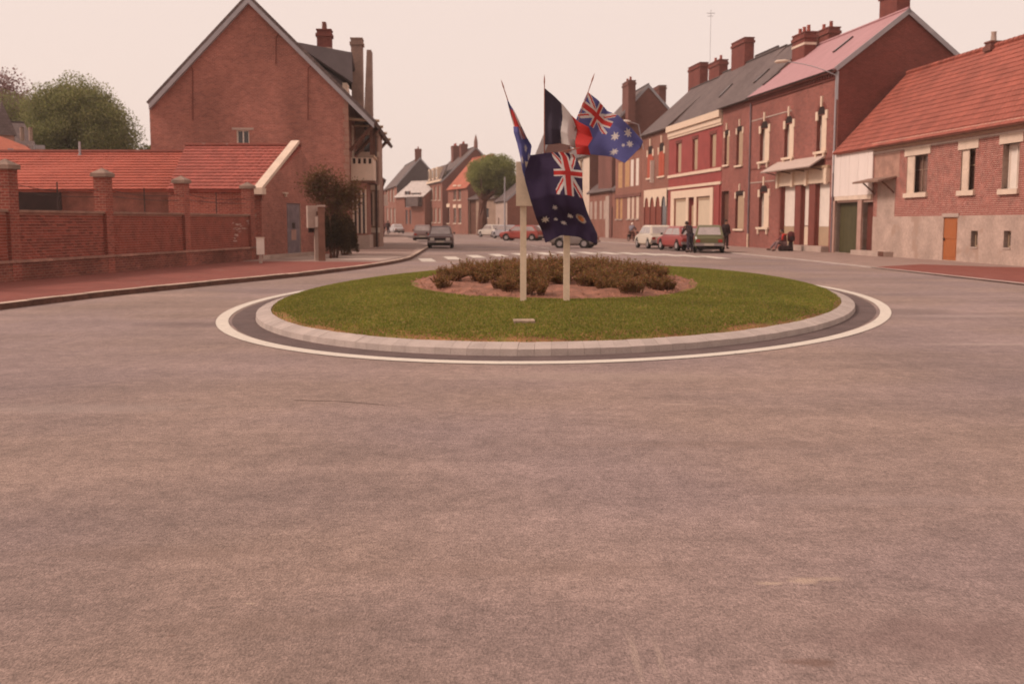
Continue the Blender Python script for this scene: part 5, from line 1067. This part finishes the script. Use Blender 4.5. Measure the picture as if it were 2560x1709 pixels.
        g = MB(); g.box(xf - .25, xf - .15, s_ * W2 * 1.02 - .0, s_ * (W2 * 1.02 + .12), belt + .02, belt + .13); g.build('wing_mirror', M_tyre, t)
    for s_, n_ in ((1, 'front_bumper'), (-1, 'rear_bumper')):
        g = MB(); x = s_ * h; g.box(min(x, x + s_ * .09), max(x, x + s_ * .09), -W2 * .95, W2 * .95, .36, .50); g.build(n_, M_chrome, t); g = MB(); x2 = s_ * (h + .1); g.box(min(x2, x2 - .01), max(x2, x2 - .01), -.26, .26, .375, .485); g.build('number_plate', M_plate, t)
    g = MB(); g.box(h + .003, h + .012, -W2 * .48, W2 * .48, .52, .64); g.build('grille', M_under, t)
    g = MB(); g.box(-h + .1, h - .1, -W2 * .8, W2 * .8, .17, .25); g.build('underbody', M_under, t)
    return t
def cl(px, D, z=0.0): return (XD(px, D), D, z)
F = math.radians(90)
car('dark maroon hatchback driving towards the roundabout, nearest car in the street', cl(1102, 70), -F + math.radians(2), paint('dark_maroon', (.09, .032, .026)), 3.7, 1.6, 1.4)
car('pale roofed maroon estate behind the dark hatchback, seen from its rear', cl(1057, 95), F + math.radians(3), paint('silver_maroon', (.20, .13, .12)), 4.0, 1.6, 1.42, 'estate')
car('white car farthest back in the street, right behind the dark hatchback', cl(1134, 180), F + math.radians(38), paint('cool_white', (.5, .45, .44)), 4.2, 1.65, 1.4, 'sedan')
car('light grey car standing by the two far walkers on the left', cl(991, 168), F + math.radians(20), paint('light_grey', (.42, .37, .36)), 4.0, 1.6, 1.4, 'sedan')
car('white saloon, leftmost of the row parked before the street tree', cl(1231, 124), F + math.radians(30), paint('off_white', (.55, .47, .4)), 4.2, 1.65, 1.4, 'sedan')
car('silver blue car between the white saloon and the red car', cl(1266, 112), F + math.radians(25), paint('silver_blue', (.33, .29, .30)), 4.0, 1.6, 1.38, 'sedan')
car('red saloon parked side on behind the left flag post', cl(1303, 98), F + math.radians(72), paint('bright_red', (.33, .06, .045)), 3.7, 1.6, 1.38)
car('pale grey hatchback just right of the red saloon, half hidden by the dark flag', cl(1347, 101), F + math.radians(25), paint('pale_grey', (.38, .33, .31)), 3.6, 1.55, 1.35)
car('grey car crossing behind the dark flag, only wheels and lower body showing', cl(1436, 69.5), F + math.radians(72), paint('stone_grey', (.22, .17, .15)), 2.9, 1.5, 1.36)
car('cream white hatchback parked leftmost in front of the shops', cl(1636, 68.5, .03), F + math.radians(9), paint('cream_white', (.60, .50, .40)), 3.7, 1.6, 1.42)
car('red hatchback parked between the cream and the green cars', cl(1702, 63, .03), F + math.radians(14), paint('brick_red', (.30, .05, .045)), 3.7, 1.55, 1.38)
car('olive green hatchback parked nearest, seen from behind', cl(1772, 59, .03), F - math.radians(9), paint('olive_green', (.12, .105, .04)), 3.6, 1.6, 1.45)

# =================================================================== people
M_skin = mat('skin', (.42, .22, .15), .6, .05, 8)
def skin_mesh(chains, root=0, sub=1):
    """chains: list of [(point, radius), ...]; points that coincide are merged; grown with a Skin modifier"""
    V, Rr, E, idx = [], [], [], {}
    for ch in chains:
        prev = None
        for p, r in ch:
            k = tuple(round(c, 4) for c in p)
            if k not in idx: idx[k] = len(V); V.append(p); Rr.append(r)
            if prev is not None and prev != idx[k]: E.append((prev, idx[k]))
            prev = idx[k]
    me = bpy.data.meshes.new('skinsrc'); me.from_pydata(V, E, []); o = bpy.data.objects.new('skinsrc', me); COL.objects.link(o)
    o.modifiers.new('s', 'SKIN'); 
    if not me.skin_vertices: me.attributes.new('x', 'FLOAT', 'POINT')
    sv = me.skin_vertices[0].data if me.skin_vertices else None
    if sv:
        for i, r in enumerate(Rr): sv[i].radius = (r, r); sv[i].use_root = (i == 0)
    sb_ = o.modifiers.new('u', 'SUBSURF'); sb_.levels = sub; sb_.render_levels = sub
    dg = bpy.context.evaluated_depsgraph_get(); out = bpy.data.meshes.new_from_object(o.evaluated_get(dg)); bpy.data.objects.remove(o); return out
def puff(me, d):
    N_ = [v.normal.copy() for v in me.vertices]
    for v, q in zip(me.vertices, N_): v.co += q * d
    me.update(); return me
def ensure_skin():
    me = bpy.data.meshes.new('t'); me.from_pydata([(0, 0, 0), (0, 0, 1)], [(0, 1)], []); o = bpy.data.objects.new('t', me); COL.objects.link(o); o.modifiers.new('s', 'SKIN'); r = len(me.skin_vertices); bpy.data.objects.remove(o); return r
def person(label, loc, yaw, J, top, legs, hair, shoes=None, sleeves=True, skirt=False, extra=None, headm=None):
    """J: joint positions (local, facing -y). One skinned body with head, face and fingers; clothes are children"""
    t = thing('person', label, 'person', loc, yaw); P = {k: Vector(v) for k, v in J.items()}
    hd = P['head']; nk = P['neck']; f = Vector((0, -1, 0)); up = (hd - nk).normalized()
    ch = [[(P['pelvis'], .12), (P['waist'], .11), (P['chest'], .135), (nk, .055), (hd - up * .09, .055), (hd, .088), (hd + up * .07, .08), (hd + up * .115, .045)], [(hd, .088), (hd + f * .095 - up * .015, .018), (hd + f * .115 - up * .03, .012)]]
    for s in 'LR':
        ch.append([(P['chest'], .135), (P['sh' + s], .06), (P['el' + s], .045), (P['wr' + s], .03), (P['ha' + s], .035)]); ch.append([(P['pelvis'], .12), (P['hip' + s], .085), (P['kn' + s], .058), (P['an' + s], .04), (P['to' + s], .035)])
    me = skin_mesh(ch); mb = MB(); mb.v = [tuple(v.co) for v in me.vertices]; mb.f = [tuple(p.vertices) for p in me.polygons]; mb.m = [0] * len(mb.f)
    for s in 'LR':
        h = P['ha' + s]; d = (h - P['wr' + s]).normalized(); a = d.cross(Vector((0, 1, .1))).normalized()
        for k, (off, ln) in enumerate(((-.03, .065), (-.01, .078), (.01, .074), (.03, .058))): b = h + a * off; mb.tube([b, b + d * ln * .6, b + d * ln * .9 + Vector((0, -.02, 0))], [.010, .009, .006], 5)
        b = h - d * .03 + a * -.04; mb.tube([b, b + (d * .6 - a * .8).normalized() * .05], [.011, .008], 5)
    for sx in (-1, 1):                                       # ears, eyes
        e = hd + Vector((sx * .088, 0, 0)); mb.tube([e, e + Vector((sx * .014, .012, .02))], [.02, .014], 5)
    mb.tube([hd + Vector((-.03, -.088, -.055)), hd + Vector((.03, -.088, -.055))], .008, 5)
    o = mb.build('body', M_skin, t, True, uv=False)
    g = MB()
    for sx in (-1, 1): g.tube([hd + Vector((sx * .033, -.08, .012)), hd + Vector((sx * .033, -.093, .012))], .012, 6)
    g.build('eyes', M_dark, t, uv=False)
    e = .022
    c = [[(P['pelvis'], .125 + e), (P['waist'], .12 + e), (P['chest'], .14 + e), (nk - up * .03, .065)]]
    for s in 'LR': c.append([(P['chest'], .14 + e), (P['sh' + s], .07), (P['el' + s], .055), (P['wr' + s].lerp(P['el' + s], .08 if sleeves else .95), .042)])
    m_ = puff(skin_mesh(c), .022); m_.materials.append(top); m_.polygons.foreach_set('use_smooth', [True] * len(m_.polygons)); link('jacket', m_, t)
    c = []
    for s in 'LR': c.append([(P['pelvis'], .14), (P['hip' + s], .10), (P['kn' + s], .073), (P['an' + s].lerp(P['kn' + s], .08), .058)])
    m_ = puff(skin_mesh(c), .012); m_.materials.append(legs); m_.polygons.foreach_set('use_smooth', [True] * len(m_.polygons)); link('trousers', m_, t)
    for s in 'LR':
        g = MB(); a, b = P['an' + s], P['to' + s]; d = (b - a); g.tube([a - d * .25 + Vector((0, 0, -.03)), a + Vector((0, 0, -.02)), b, b + d * .25], [.045, .055, .045, .02], 8); g.build('shoe', shoes or M_dark, t, True, uv=False)
    g = MB(); n_ = 10
    for i_ in range(5):
        ph = math.pi / 2 * i_ / 4
        for j in range(n_): a = 2 * math.pi * j / n_; g.v.append(tuple(hd + Vector((math.cos(a) * .104 * math.cos(ph), .016 + math.sin(a) * .11 * math.cos(ph), .012 + .125 * math.sin(ph) - (.075 if (math.sin(a) > .1 and i_ == 0) else 0)))))
    for i_ in range(4):
        for j in range(n_): g.f.append((i_ * n_ + j, i_ * n_ + (j + 1) % n_, (i_ + 1) * n_ + (j + 1) % n_, (i_ + 1) * n_ + j)); g.m.append(0)
    g.build('hair' if not headm else 'helmet', headm or hair, t, True, uv=False); return t
STAND = dict(pelvis=(0, 0, .95), waist=(0, 0, 1.1), chest=(0, .01, 1.32), neck=(0, .0, 1.49), head=(0, -.02, 1.63), shL=(.18, 0, 1.41), elL=(.25, .03, 1.14), wrL=(.26, -.06, .90), haL=(.26, -.09, .82),
             shR=(-.18, 0, 1.41), elR=(-.25, .03, 1.14), wrR=(-.26, -.06, .90), haR=(-.26, -.09, .82), hipL=(.09, 0, .9), knL=(.11, -.02, .5), anL=(.12, .02, .09), toL=(.14, -.13, .04), hipR=(-.09, 0, .9), knR=(-.11, -.02, .5), anR=(-.12, .02, .09), toR=(-.14, -.13, .04))
WALK = dict(STAND, knL=(.1, -.2, .52), anL=(.1, -.26, .1), toL=(.11, -.42, .06), knR=(-.1, .08, .5), anR=(-.1, .38, .14), toR=(-.1, .26, .05), wrL=(.25, .14, .93), haL=(.25, .15, .85), wrR=(-.24, -.2, .96), haR=(-.24, -.26, .9))
BEND = dict(STAND, chest=(0, -.14, 1.28), neck=(0, -.24, 1.42), head=(0, -.32, 1.53), shL=(.18, -.18, 1.36), elL=(.24, -.3, 1.1), wrL=(.2, -.46, .98), haL=(.18, -.53, .96), shR=(-.18, -.18, 1.36), elR=(-.24, -.3, 1.1), wrR=(-.2, -.46, .98), haR=(-.18, -.53, .96))
SIT = dict(pelvis=(0, 0, .42), waist=(0, .0, .57), chest=(0, -.06, .79), neck=(0, -.12, .95), head=(0, -.17, 1.08), shL=(.18, -.07, .88), elL=(.25, -.18, .64), wrL=(.14, -.40, .58), haL=(.08, -.46, .56), shR=(-.18, -.07, .88), elR=(-.25, -.18, .64), wrR=(-.14, -.40, .58), haR=(-.08, -.46, .56),
           hipL=(.09, -.03, .42), knL=(.12, -.46, .52), anL=(.12, -.62, .10), toL=(.13, -.78, .05), hipR=(-.09, -.03, .42), knR=(-.12, -.46, .50), anR=(-.12, -.80, .12), toR=(-.13, -.95, .10))
RIDE = dict(SIT, pelvis=(0, 0, .82), waist=(0, -.03, .97), chest=(0, -.12, 1.19), neck=(0, -.2, 1.34), head=(0, -.26, 1.47), shL=(.18, -.14, 1.27), elL=(.26, -.32, 1.08), wrL=(.25, -.52, 1.0), haL=(.24, -.58, .98), shR=(-.18, -.14, 1.27), elR=(-.26, -.32, 1.08), wrR=(-.25, -.52, 1.0), haR=(-.24, -.58, .98),
            hipL=(.1, -.03, .8), knL=(.16, -.38, .66), anL=(.16, -.28, .3), toL=(.16, -.42, .26), hipR=(-.1, -.03, .8), knR=(-.16, -.38, .66), anR=(-.16, -.28, .3), toR=(-.16, -.42, .26))
cloth = lambda n_, c_: mat(n_, c_, .85, .12, 5)
if ensure_skin():
    navy, hair = cloth('dark_wool', (.045, .022, .024)), mat('dark_hair', (.03, .014, .01), .7)
    person('person in dark jacket standing at the red car beside the olive green hatchback', cl(1726, 57.6, .03), math.radians(-150), BEND, navy, cloth('dark_blue_trousers', (.05, .035, .05)), hair)
    person('person in dark clothes by the narrow house doorway, right of the green car', cl(1815, 66, .03), math.radians(20), STAND, navy, navy, hair)
    person('left one of two people walking away on the far left pavement', cl(960, 140, .12), math.radians(170), WALK, cloth('rosy_coat', (.25, .10, .09)), navy, hair)
    person('right one of two people walking away on the far left pavement, dark coat', cl(970, 140, .12), math.radians(185), WALK, navy, cloth('violet_trousers', (.10, .06, .07)), hair)
    person('person with red scarf sitting by the shopfront with legs stretched out', cl(1962, 60.5, .03), math.radians(-78), SIT, cloth('plum_jacket', (.15, .045, .045)), cloth('faded_jeans', (.21, .12, .12)), hair, cloth('brown_shoe', (.10, .04, .03)))
    mp = cl(1578, 94, .03)
    person('moped rider in white helmet and blue grey jacket before the cream shutters', (mp[0], mp[1], mp[2]), math.radians(150), RIDE, cloth('blue_grey_jacket', (.22, .19, .22)), cloth('rust_trousers', (.22, .09, .06)), hair, headm=M_white)
    p = cl(1963, 60.5); t = thing('duffel_bag', 'dark duffel bag under the seated person with the red scarf', 'bag', (p[0], p[1], .03), 0.1)
    mb = MB(); mb.tube([(-.35, 0, .16), (-.3, 0, .16), (.3, 0, .16), (.35, 0, .16)], [.10, .16, .16, .10], 10); mb.build('bag', cloth('bag_canvas', (.06, .03, .03)), t, True, uv=False); mb = MB(); mb.tube([(-.15, .03, .3), (0, .05, .36), (.15, .03, .3)], .014, 5); mb.build('handle', M_dark, t, uv=False)
    p = cl(1981, 60.6); t = thing('backpack', 'dark red backpack held against the seated person by the shopfront', 'backpack', (p[0] - .06, p[1], .03), .2)
    mb = MB(); mb.tube([(0, 0, .52), (0, 0, .58), (.0, 0, .95), (0, 0, 1.05), (0, 0, 1.10)], [.12, .19, .20, .15, .04], 10); mb.build('sack', cloth('maroon_canvas', (.10, .018, .018)), t, True, uv=False); mb = MB(); mb.box(-.13, .13, -.24, -.17, .6, .82); mb.build('pocket', navy, t); mb = MB(); mb.tube([(0, 0, 0), (0, 0, .54)], [.16, .12], 8); mb.build('lower_sack', navy, t, uv=False)
    p = cl(1969, 60.2); t = thing('red_scarf', 'bright red scarf around the neck of the person seated by the shop', 'scarf', (p[0] - .05, p[1], .03), math.radians(-78)); mb = MB()
    mb.tube([Vector((math.cos(a) * .10, -.10 + math.sin(a) * .10, .93)) for a in np.linspace(0, 6.2, 9)], .045, 6).tube([(0.03, -.2, .93), (.04, -.24, .8), (.05, -.25, .62)], [.05, .055, .05], 6); mb.build('scarf', cloth('scarf_red', (.48, .03, .02)), t, True, uv=False)
    # moped
    t = thing('moped', 'small dark red moped ridden beside the parked cream hatchback', 'moped', mp, math.radians(150))
    for y in (-.62, .5):
        mb = MB(); mb.tube([(math.cos(a) * .0, y + math.cos(a) * .24, .27 + math.sin(a) * .24) for a in np.linspace(0, 2 * math.pi, 17)], .03, 6); o = mb.build('wheel', M_tyre, t, uv=False); mb = MB(); mb.tube([(-.03, y, .27), (.03, y, .27)], .06, 8); mb.build('hub', M_rim, o, uv=False)
    mb = MB(); mb.tube([(0, .5, .27), (0, .1, .42), (0, -.4, .5), (0, -.5, .85)], .035, 6).tube([(0, -.62, .27), (0, -.48, .9)], .03, 6).tube([(0, .1, .42), (0, .15, .72)], .03, 6); mb.build('frame', cloth('moped_red', (.22, .04, .03)), t, uv=False)
    mb = MB(); mb.box(-.12, .12, -.12, .35, .70, .78); mb.build('seat', M_dark, t); mb = MB(); mb.tube([(-.3, -.45, .97), (0, -.5, .93), (.3, -.45, .97)], .018, 6); mb.build('handlebar', M_rim, t, uv=False)
    mb = MB(); mb.box(-.11, .11, .3, .55, .35, .6); mb.build('engine_cover', M_dark, t)

# =================================================================== flag stand
DP = 16.7
def post_at(px): d = ray(px, 745); t_ = (DP) / d.y; return Vector((d.x * t_, DP, 0))
def zat(py, D=DP): d = ray(1280, py); return EYE + d.z * D / d.y
pL, pR_ = post_at(1308), post_at(1416); gz = min(dome(pL.x, pL.y), dome(pR_.x, pR_.y))
t = thing('flag_stand', 'cream two post board stand holding the four flags at the roundabout bed', 'stand', ((pL.x + pR_.x) / 2, DP, 0)); O = t.location
Mp = mat('cream_post_paint', (.68, .52, .38), .6, .07, 4, spot=(5, .66, (.5, .37, .26)))
bt, bb = zat(405), zat(515)
for p in (pL, pR_):
    mb = MB(); x = p.x - O.x; mb.box(x - .048, x + .048, -.045, .045, dome(p.x, p.y) - .15, bb - .006 if p is pL else bt - .1); mb.build('post', Mp, t)
bxL, bxR = (1290 - CX) / FOC * DP * 1.0, (1437 - CX) / FOC * DP
mb = MB(); mb.box(bxL - O.x, bxR - O.x, -.075, -.046, bb, bt); mb.build('board', Mp, t)
mb = MB(); mb.box(bxL - O.x + .05, bxR - O.x - .05, -.045, -.0, bb + .1, bb + .17).box(bxL - O.x + .05, bxR - O.x - .05, -.045, -.0, bt - .17, bt - .1); mb.build('batten', Mp, t)
M_staff = mat('staff', (.28, .10, .065), .6, .1, 4)
fm = dict(b=mat('flag_blue', (.105, .10, .27), .8, .05, 3), n=mat('flag_navy', (.038, .020, .058), .8, .05, 3), w=mat('flag_white', (.62, .54, .50), .8, .03, 3), r=mat('flag_red', (.50, .035, .03), .8, .05, 3), fb=mat('flag_dark_blue', (.05, .035, .055), .8, .05, 3), o=mat('crown_orange', (.5, .17, .05), .8), g=mat('crown_grey', (.4, .3, .25), .8))
def union_jack(x, y):
    """x,y in a 2:1 canton with x 0..2, y 0..1 (y up) -> colour key"""
    X, Y = x - 1, y - .5
    if abs(X) < .1 or abs(Y) < .1: return 'r'
    if abs(X) < .1667 or abs(Y) < .1667: return 'w'
    for s in (1, -1):
        d = (Y - s * X * .5) / math.hypot(1, .5)
        if abs(d) < .1:
            side = d * s if X > 0 else -d * s
            side = -side if s * X > 0 else side
            if 0 < (d if (X < 0) else -d) < .067: return 'r'
            return 'w'
    return 'f'
def star(x, y, cx, cy, R, n=7):
    dx, dy = x - cx, y - cy; r = math.hypot(dx, dy)
    if r > R: return False
    a = (math.atan2(dx, dy) / (2 * math.pi) * n) % 1; a = abs(a - .5) * 2; return r < R * (.45 + .55 * a ** 1.5) * .98 or r < R * .47
def australian(u, v, f='b'):
    x, y = u * 4, v * 2
    if x < 2 and y > 1: k = union_jack(x, y - 1); return f if k == 'f' else k
    for cx, cy, R in ((1, .5, .33), (3, .333, .27), (2.5, 1.125, .27), (3, 1.667, .27), (3.444, 1.233, .24), (3.2, .917, .13)):
        if star(x, y, cx, cy, R): return 'w'
    return f
def victorian(u, v):
    x, y = u * 4, v * 2
    if x < 2 and y > 1: k = union_jack(x, y - 1); return 'n' if k == 'f' else k
    for cx, cy, R in ((3.05, .28, .17), (2.62, .78, .13), (3.0, 1.22, .13), (3.38, .85, .13), (3.2, .62, .09)):
        if star(x, y, cx, cy, R): return 'w'
    ex, ey = (x - 3.0) / .22, (y - 1.62) / .17
    if ex * ex + ey * ey < 1: return 'o' if ex * ex + ey * ey < .4 else 'g'
    return 'n'
def french(u, v): return 'fb' if u < .32 + .06 * v else ('w' if u < .71 - .06 * v else 'r')
def spline(pts, n):
    P = np.array(pts, float); d = np.r_[0, np.cumsum(np.linalg.norm(np.diff(P[:, :2], axis=0), axis=1))]; d /= d[-1]; s = np.linspace(0, 1, n)
    return np.stack([np.interp(s, d, P[:, k]) for k in range(P.shape[1])], 1)
def smooth(a, k=5):
    for _ in range(k): a[1:-1] = a[1:-1] * .5 + (a[:-2] + a[2:]) * .25
    return a
def flag(name, label, hoist, fly, top, bot, pattern, wave, nu=150, nv=84, staff=None, thick=.003):
    """cloth patch between four edge curves (pixel x, pixel y, distance): top/bot run hoist->fly, hoist/fly run top->bottom"""
    T_, B_, Hh, Ff = smooth(spline(top, nu)), smooth(spline(bot, nu)), smooth(spline(hoist, nv)), smooth(spline(fly, nv))
    u = np.linspace(0, 1, nu)[:, None, None]; v = np.linspace(0, 1, nv)[None, :, None]
    S = (1 - v) * T_[:, None] + v * B_[:, None] + (1 - u) * Hh[None] + u * Ff[None] - ((1 - u) * (1 - v) * T_[0] + u * (1 - v) * T_[-1] + (1 - u) * v * B_[0] + u * v * B_[-1])
    D = S[..., 2] + wave(u[..., 0], v[..., 0]); V = np.zeros((nu, nv, 3))
    for i in range(nu):
        for j in range(nv):
            d = ray(S[i, j, 0], S[i, j, 1]); k = D[i, j] / d.y; V[i, j] = (d.x * k, D[i, j], EYE + d.z * k)
    me = bpy.data.meshes.new('cloth'); F_ = [(i * nv + j, (i + 1) * nv + j, (i + 1) * nv + j + 1, i * nv + j + 1) for i in range(nu - 1) for j in range(nv - 1)]
    keys = list(fm); mi = [keys.index(pattern((i + .5) / (nu - 1), 1 - (j + .5) / (nv - 1))) for i in range(nu - 1) for j in range(nv - 1)]
    o0 = V[0, 0].copy(); me.from_pydata([tuple(q - o0) for q in V.reshape(-1, 3)], [], F_)
    for k in keys: me.materials.append(fm[k])
    me.polygons.foreach_set('material_index', mi); me.polygons.foreach_set('use_smooth', [True] * len(F_))
    t = thing(name, label, 'flag', tuple(o0), 0); o = link('cloth', me, t); so_ = o.modifiers.new('thickness', 'SOLIDIFY'); so_.thickness = thick
    if staff:
        a, b = [np.array(PD(*q)) - o0 for q in staff]; mb = MB(); mb.tube([tuple(a), tuple(b)], [.010, .007], 8); st_ = mb.build('staff', M_staff, t, uv=False)
        d = Vector(b - a).normalized(); mb = MB(); mb.tube([Vector(b), Vector(b) + d * .03, Vector(b) + d * .07, Vector(b) + d * .14], [.008, .012, .010, .002], 6); mb.build('finial', M_staff, st_, uv=False)
    return t
D0 = DP + .12
w1 = lambda u, v: .05 * np.sin(u * 9 + v * 2) * u + .03 * np.sin(u * 17 - v * 4)
flag('australian_flag', 'blue Australian flag folded narrow on the left leaning staff', [(1268, 250, D0), (1276, 262, D0)], [(1314, 452, D0 - .25), (1334, 438, D0 - .1)],
     [(1268, 250, D0), (1276, 285, D0), (1283, 312, D0 + .1), (1284, 330, D0), (1293, 360, D0), (1301, 395, D0 - .1), (1306, 425, D0 - .2), (1314, 452, D0 - .25)],
     [(1276, 262, D0), (1290, 285, D0), (1303, 315, D0 - .1), (1316, 342, D0), (1329, 364, D0), (1325, 395, D0), (1329, 420, D0), (1334, 438, D0 - .1)],
     lambda u, v: australian(u, 1 - v) if u > .33 else ('r' if (v > .25 and v < .85 and u > .1) else 'w' if u > .1 else 'b'), lambda u, v: .05 * np.sin(v * 7 + u * 5) - .12, staff=((1334, 452, DP + .06), (1260, 222, D0)))
flag('french_flag', 'blue white red French flag on the upright middle staff', [(1361, 220, D0), (1361, 362, D0)], [(1472, 318, D0 - .1), (1482, 345, D0 - .05), (1470, 365, D0 - .3), (1476, 388, D0 - .2)],
     [(1361, 220, D0), (1385, 240, D0), (1409, 264, D0 + .1), (1425, 284, D0 + .1), (1445, 304, D0), (1472, 318, D0 - .1)],
     [(1361, 362, D0), (1380, 361, D0 - .1), (1400, 358, D0), (1424, 364, D0 - .15), (1446, 378, D0), (1442, 386, D0 - .2), (1476, 388, D0 - .2)],
     french, lambda u, v: .035 * np.sin(u * 11 + v * 1.5) * (.3 + u) + .02 * np.sin(v * 7 + u * 5) * u, staff=((1361, 452, DP + .06), (1361, 210, D0)))
D3 = DP + .35
flag('australian_flag', 'blue Australian flag flying wide open to the right with white stars', [(1469, 230, D3), (1458, 255, D3), (1443, 292, D3), (1432, 320, D3), (1420, 352, D3)], [(1608, 354, D3 - .3), (1602, 368, D3 - .2), (1562, 408, D3 - .35)],
     [(1469, 230, D3), (1495, 250, D3 - .05), (1519, 278, D3), (1545, 288, D3 - .1), (1580, 322, D3 - .2), (1608, 354, D3 - .3)],
     [(1420, 352, D3), (1448, 372, D3), (1475, 386, D3 - .1), (1530, 392, D3 - .2), (1562, 408, D3 - .35)],
     australian, lambda u, v: .04 * np.sin(u * 9 - v * 3) * (.25 + u), staff=((1394, 452, DP + .06), (1479, 205, D3)))
D4 = DP - .28
flag('victorian_flag', 'dark navy flag with Union Jack, five stars and crown badge, hanging lowest', [(1430, 384, D4), (1400, 381, D4), (1370, 382, D4), (1326, 388, D4 - .1)][:], [(1493, 610, D4), (1470, 602, D4 - .1), (1445, 592, D4 - .15), (1403, 588, D4 - .12), (1364, 607, D4)],
     [(1430, 384, D4), (1442, 395, D4), (1456, 430, D4 - .1), (1457, 495, D4 - .15), (1466, 525, D4 - .1), (1475, 548, D4), (1493, 585, D4), (1493, 610, D4)],
     [(1326, 388, D4 - .1), (1312, 430, D4 - .1), (1312, 450, D4 - .1), (1326, 500, D4 - .2), (1340, 545, D4 - .15), (1354, 575, D4), (1364, 607, D4)],
     victorian, lambda u, v: .05 * np.sin(v * 9 + u * 4) + .03 * np.sin(v * 17 - u * 3) * u, staff=((1322, 398, D4 + .12), (1430, 374, D4 + .02)))
for k_, m_ in MATS.items():
    if k_.startswith(('leaf_', 'shrub_leaf', 'climber_leaf', 'bush_', 'grass_a', 'grass_b', 'grass_c', 'grass_d')): leaf(m_)
for m_ in fm.values(): leaf(m_, .3)
# =================================================================== air
o = MB().box(-320, 320, -30, 320, -1.5, 21).build('haze', None, kind='stuff', uv=False)
o.data.materials.clear(); hm = bpy.data.materials.new('haze'); hm.use_nodes = True; nn = hm.node_tree.nodes; nn.remove(nn['Principled BSDF']); pv = nn.new('ShaderNodeVolumePrincipled')
pv.inputs['Color'].default_value = (.95, .84, .78, 1); pv.inputs['Density'].default_value = .00045; hm.node_tree.links.new(pv.outputs[0], nn['Material Output'].inputs['Volume']); o.data.materials.append(hm)
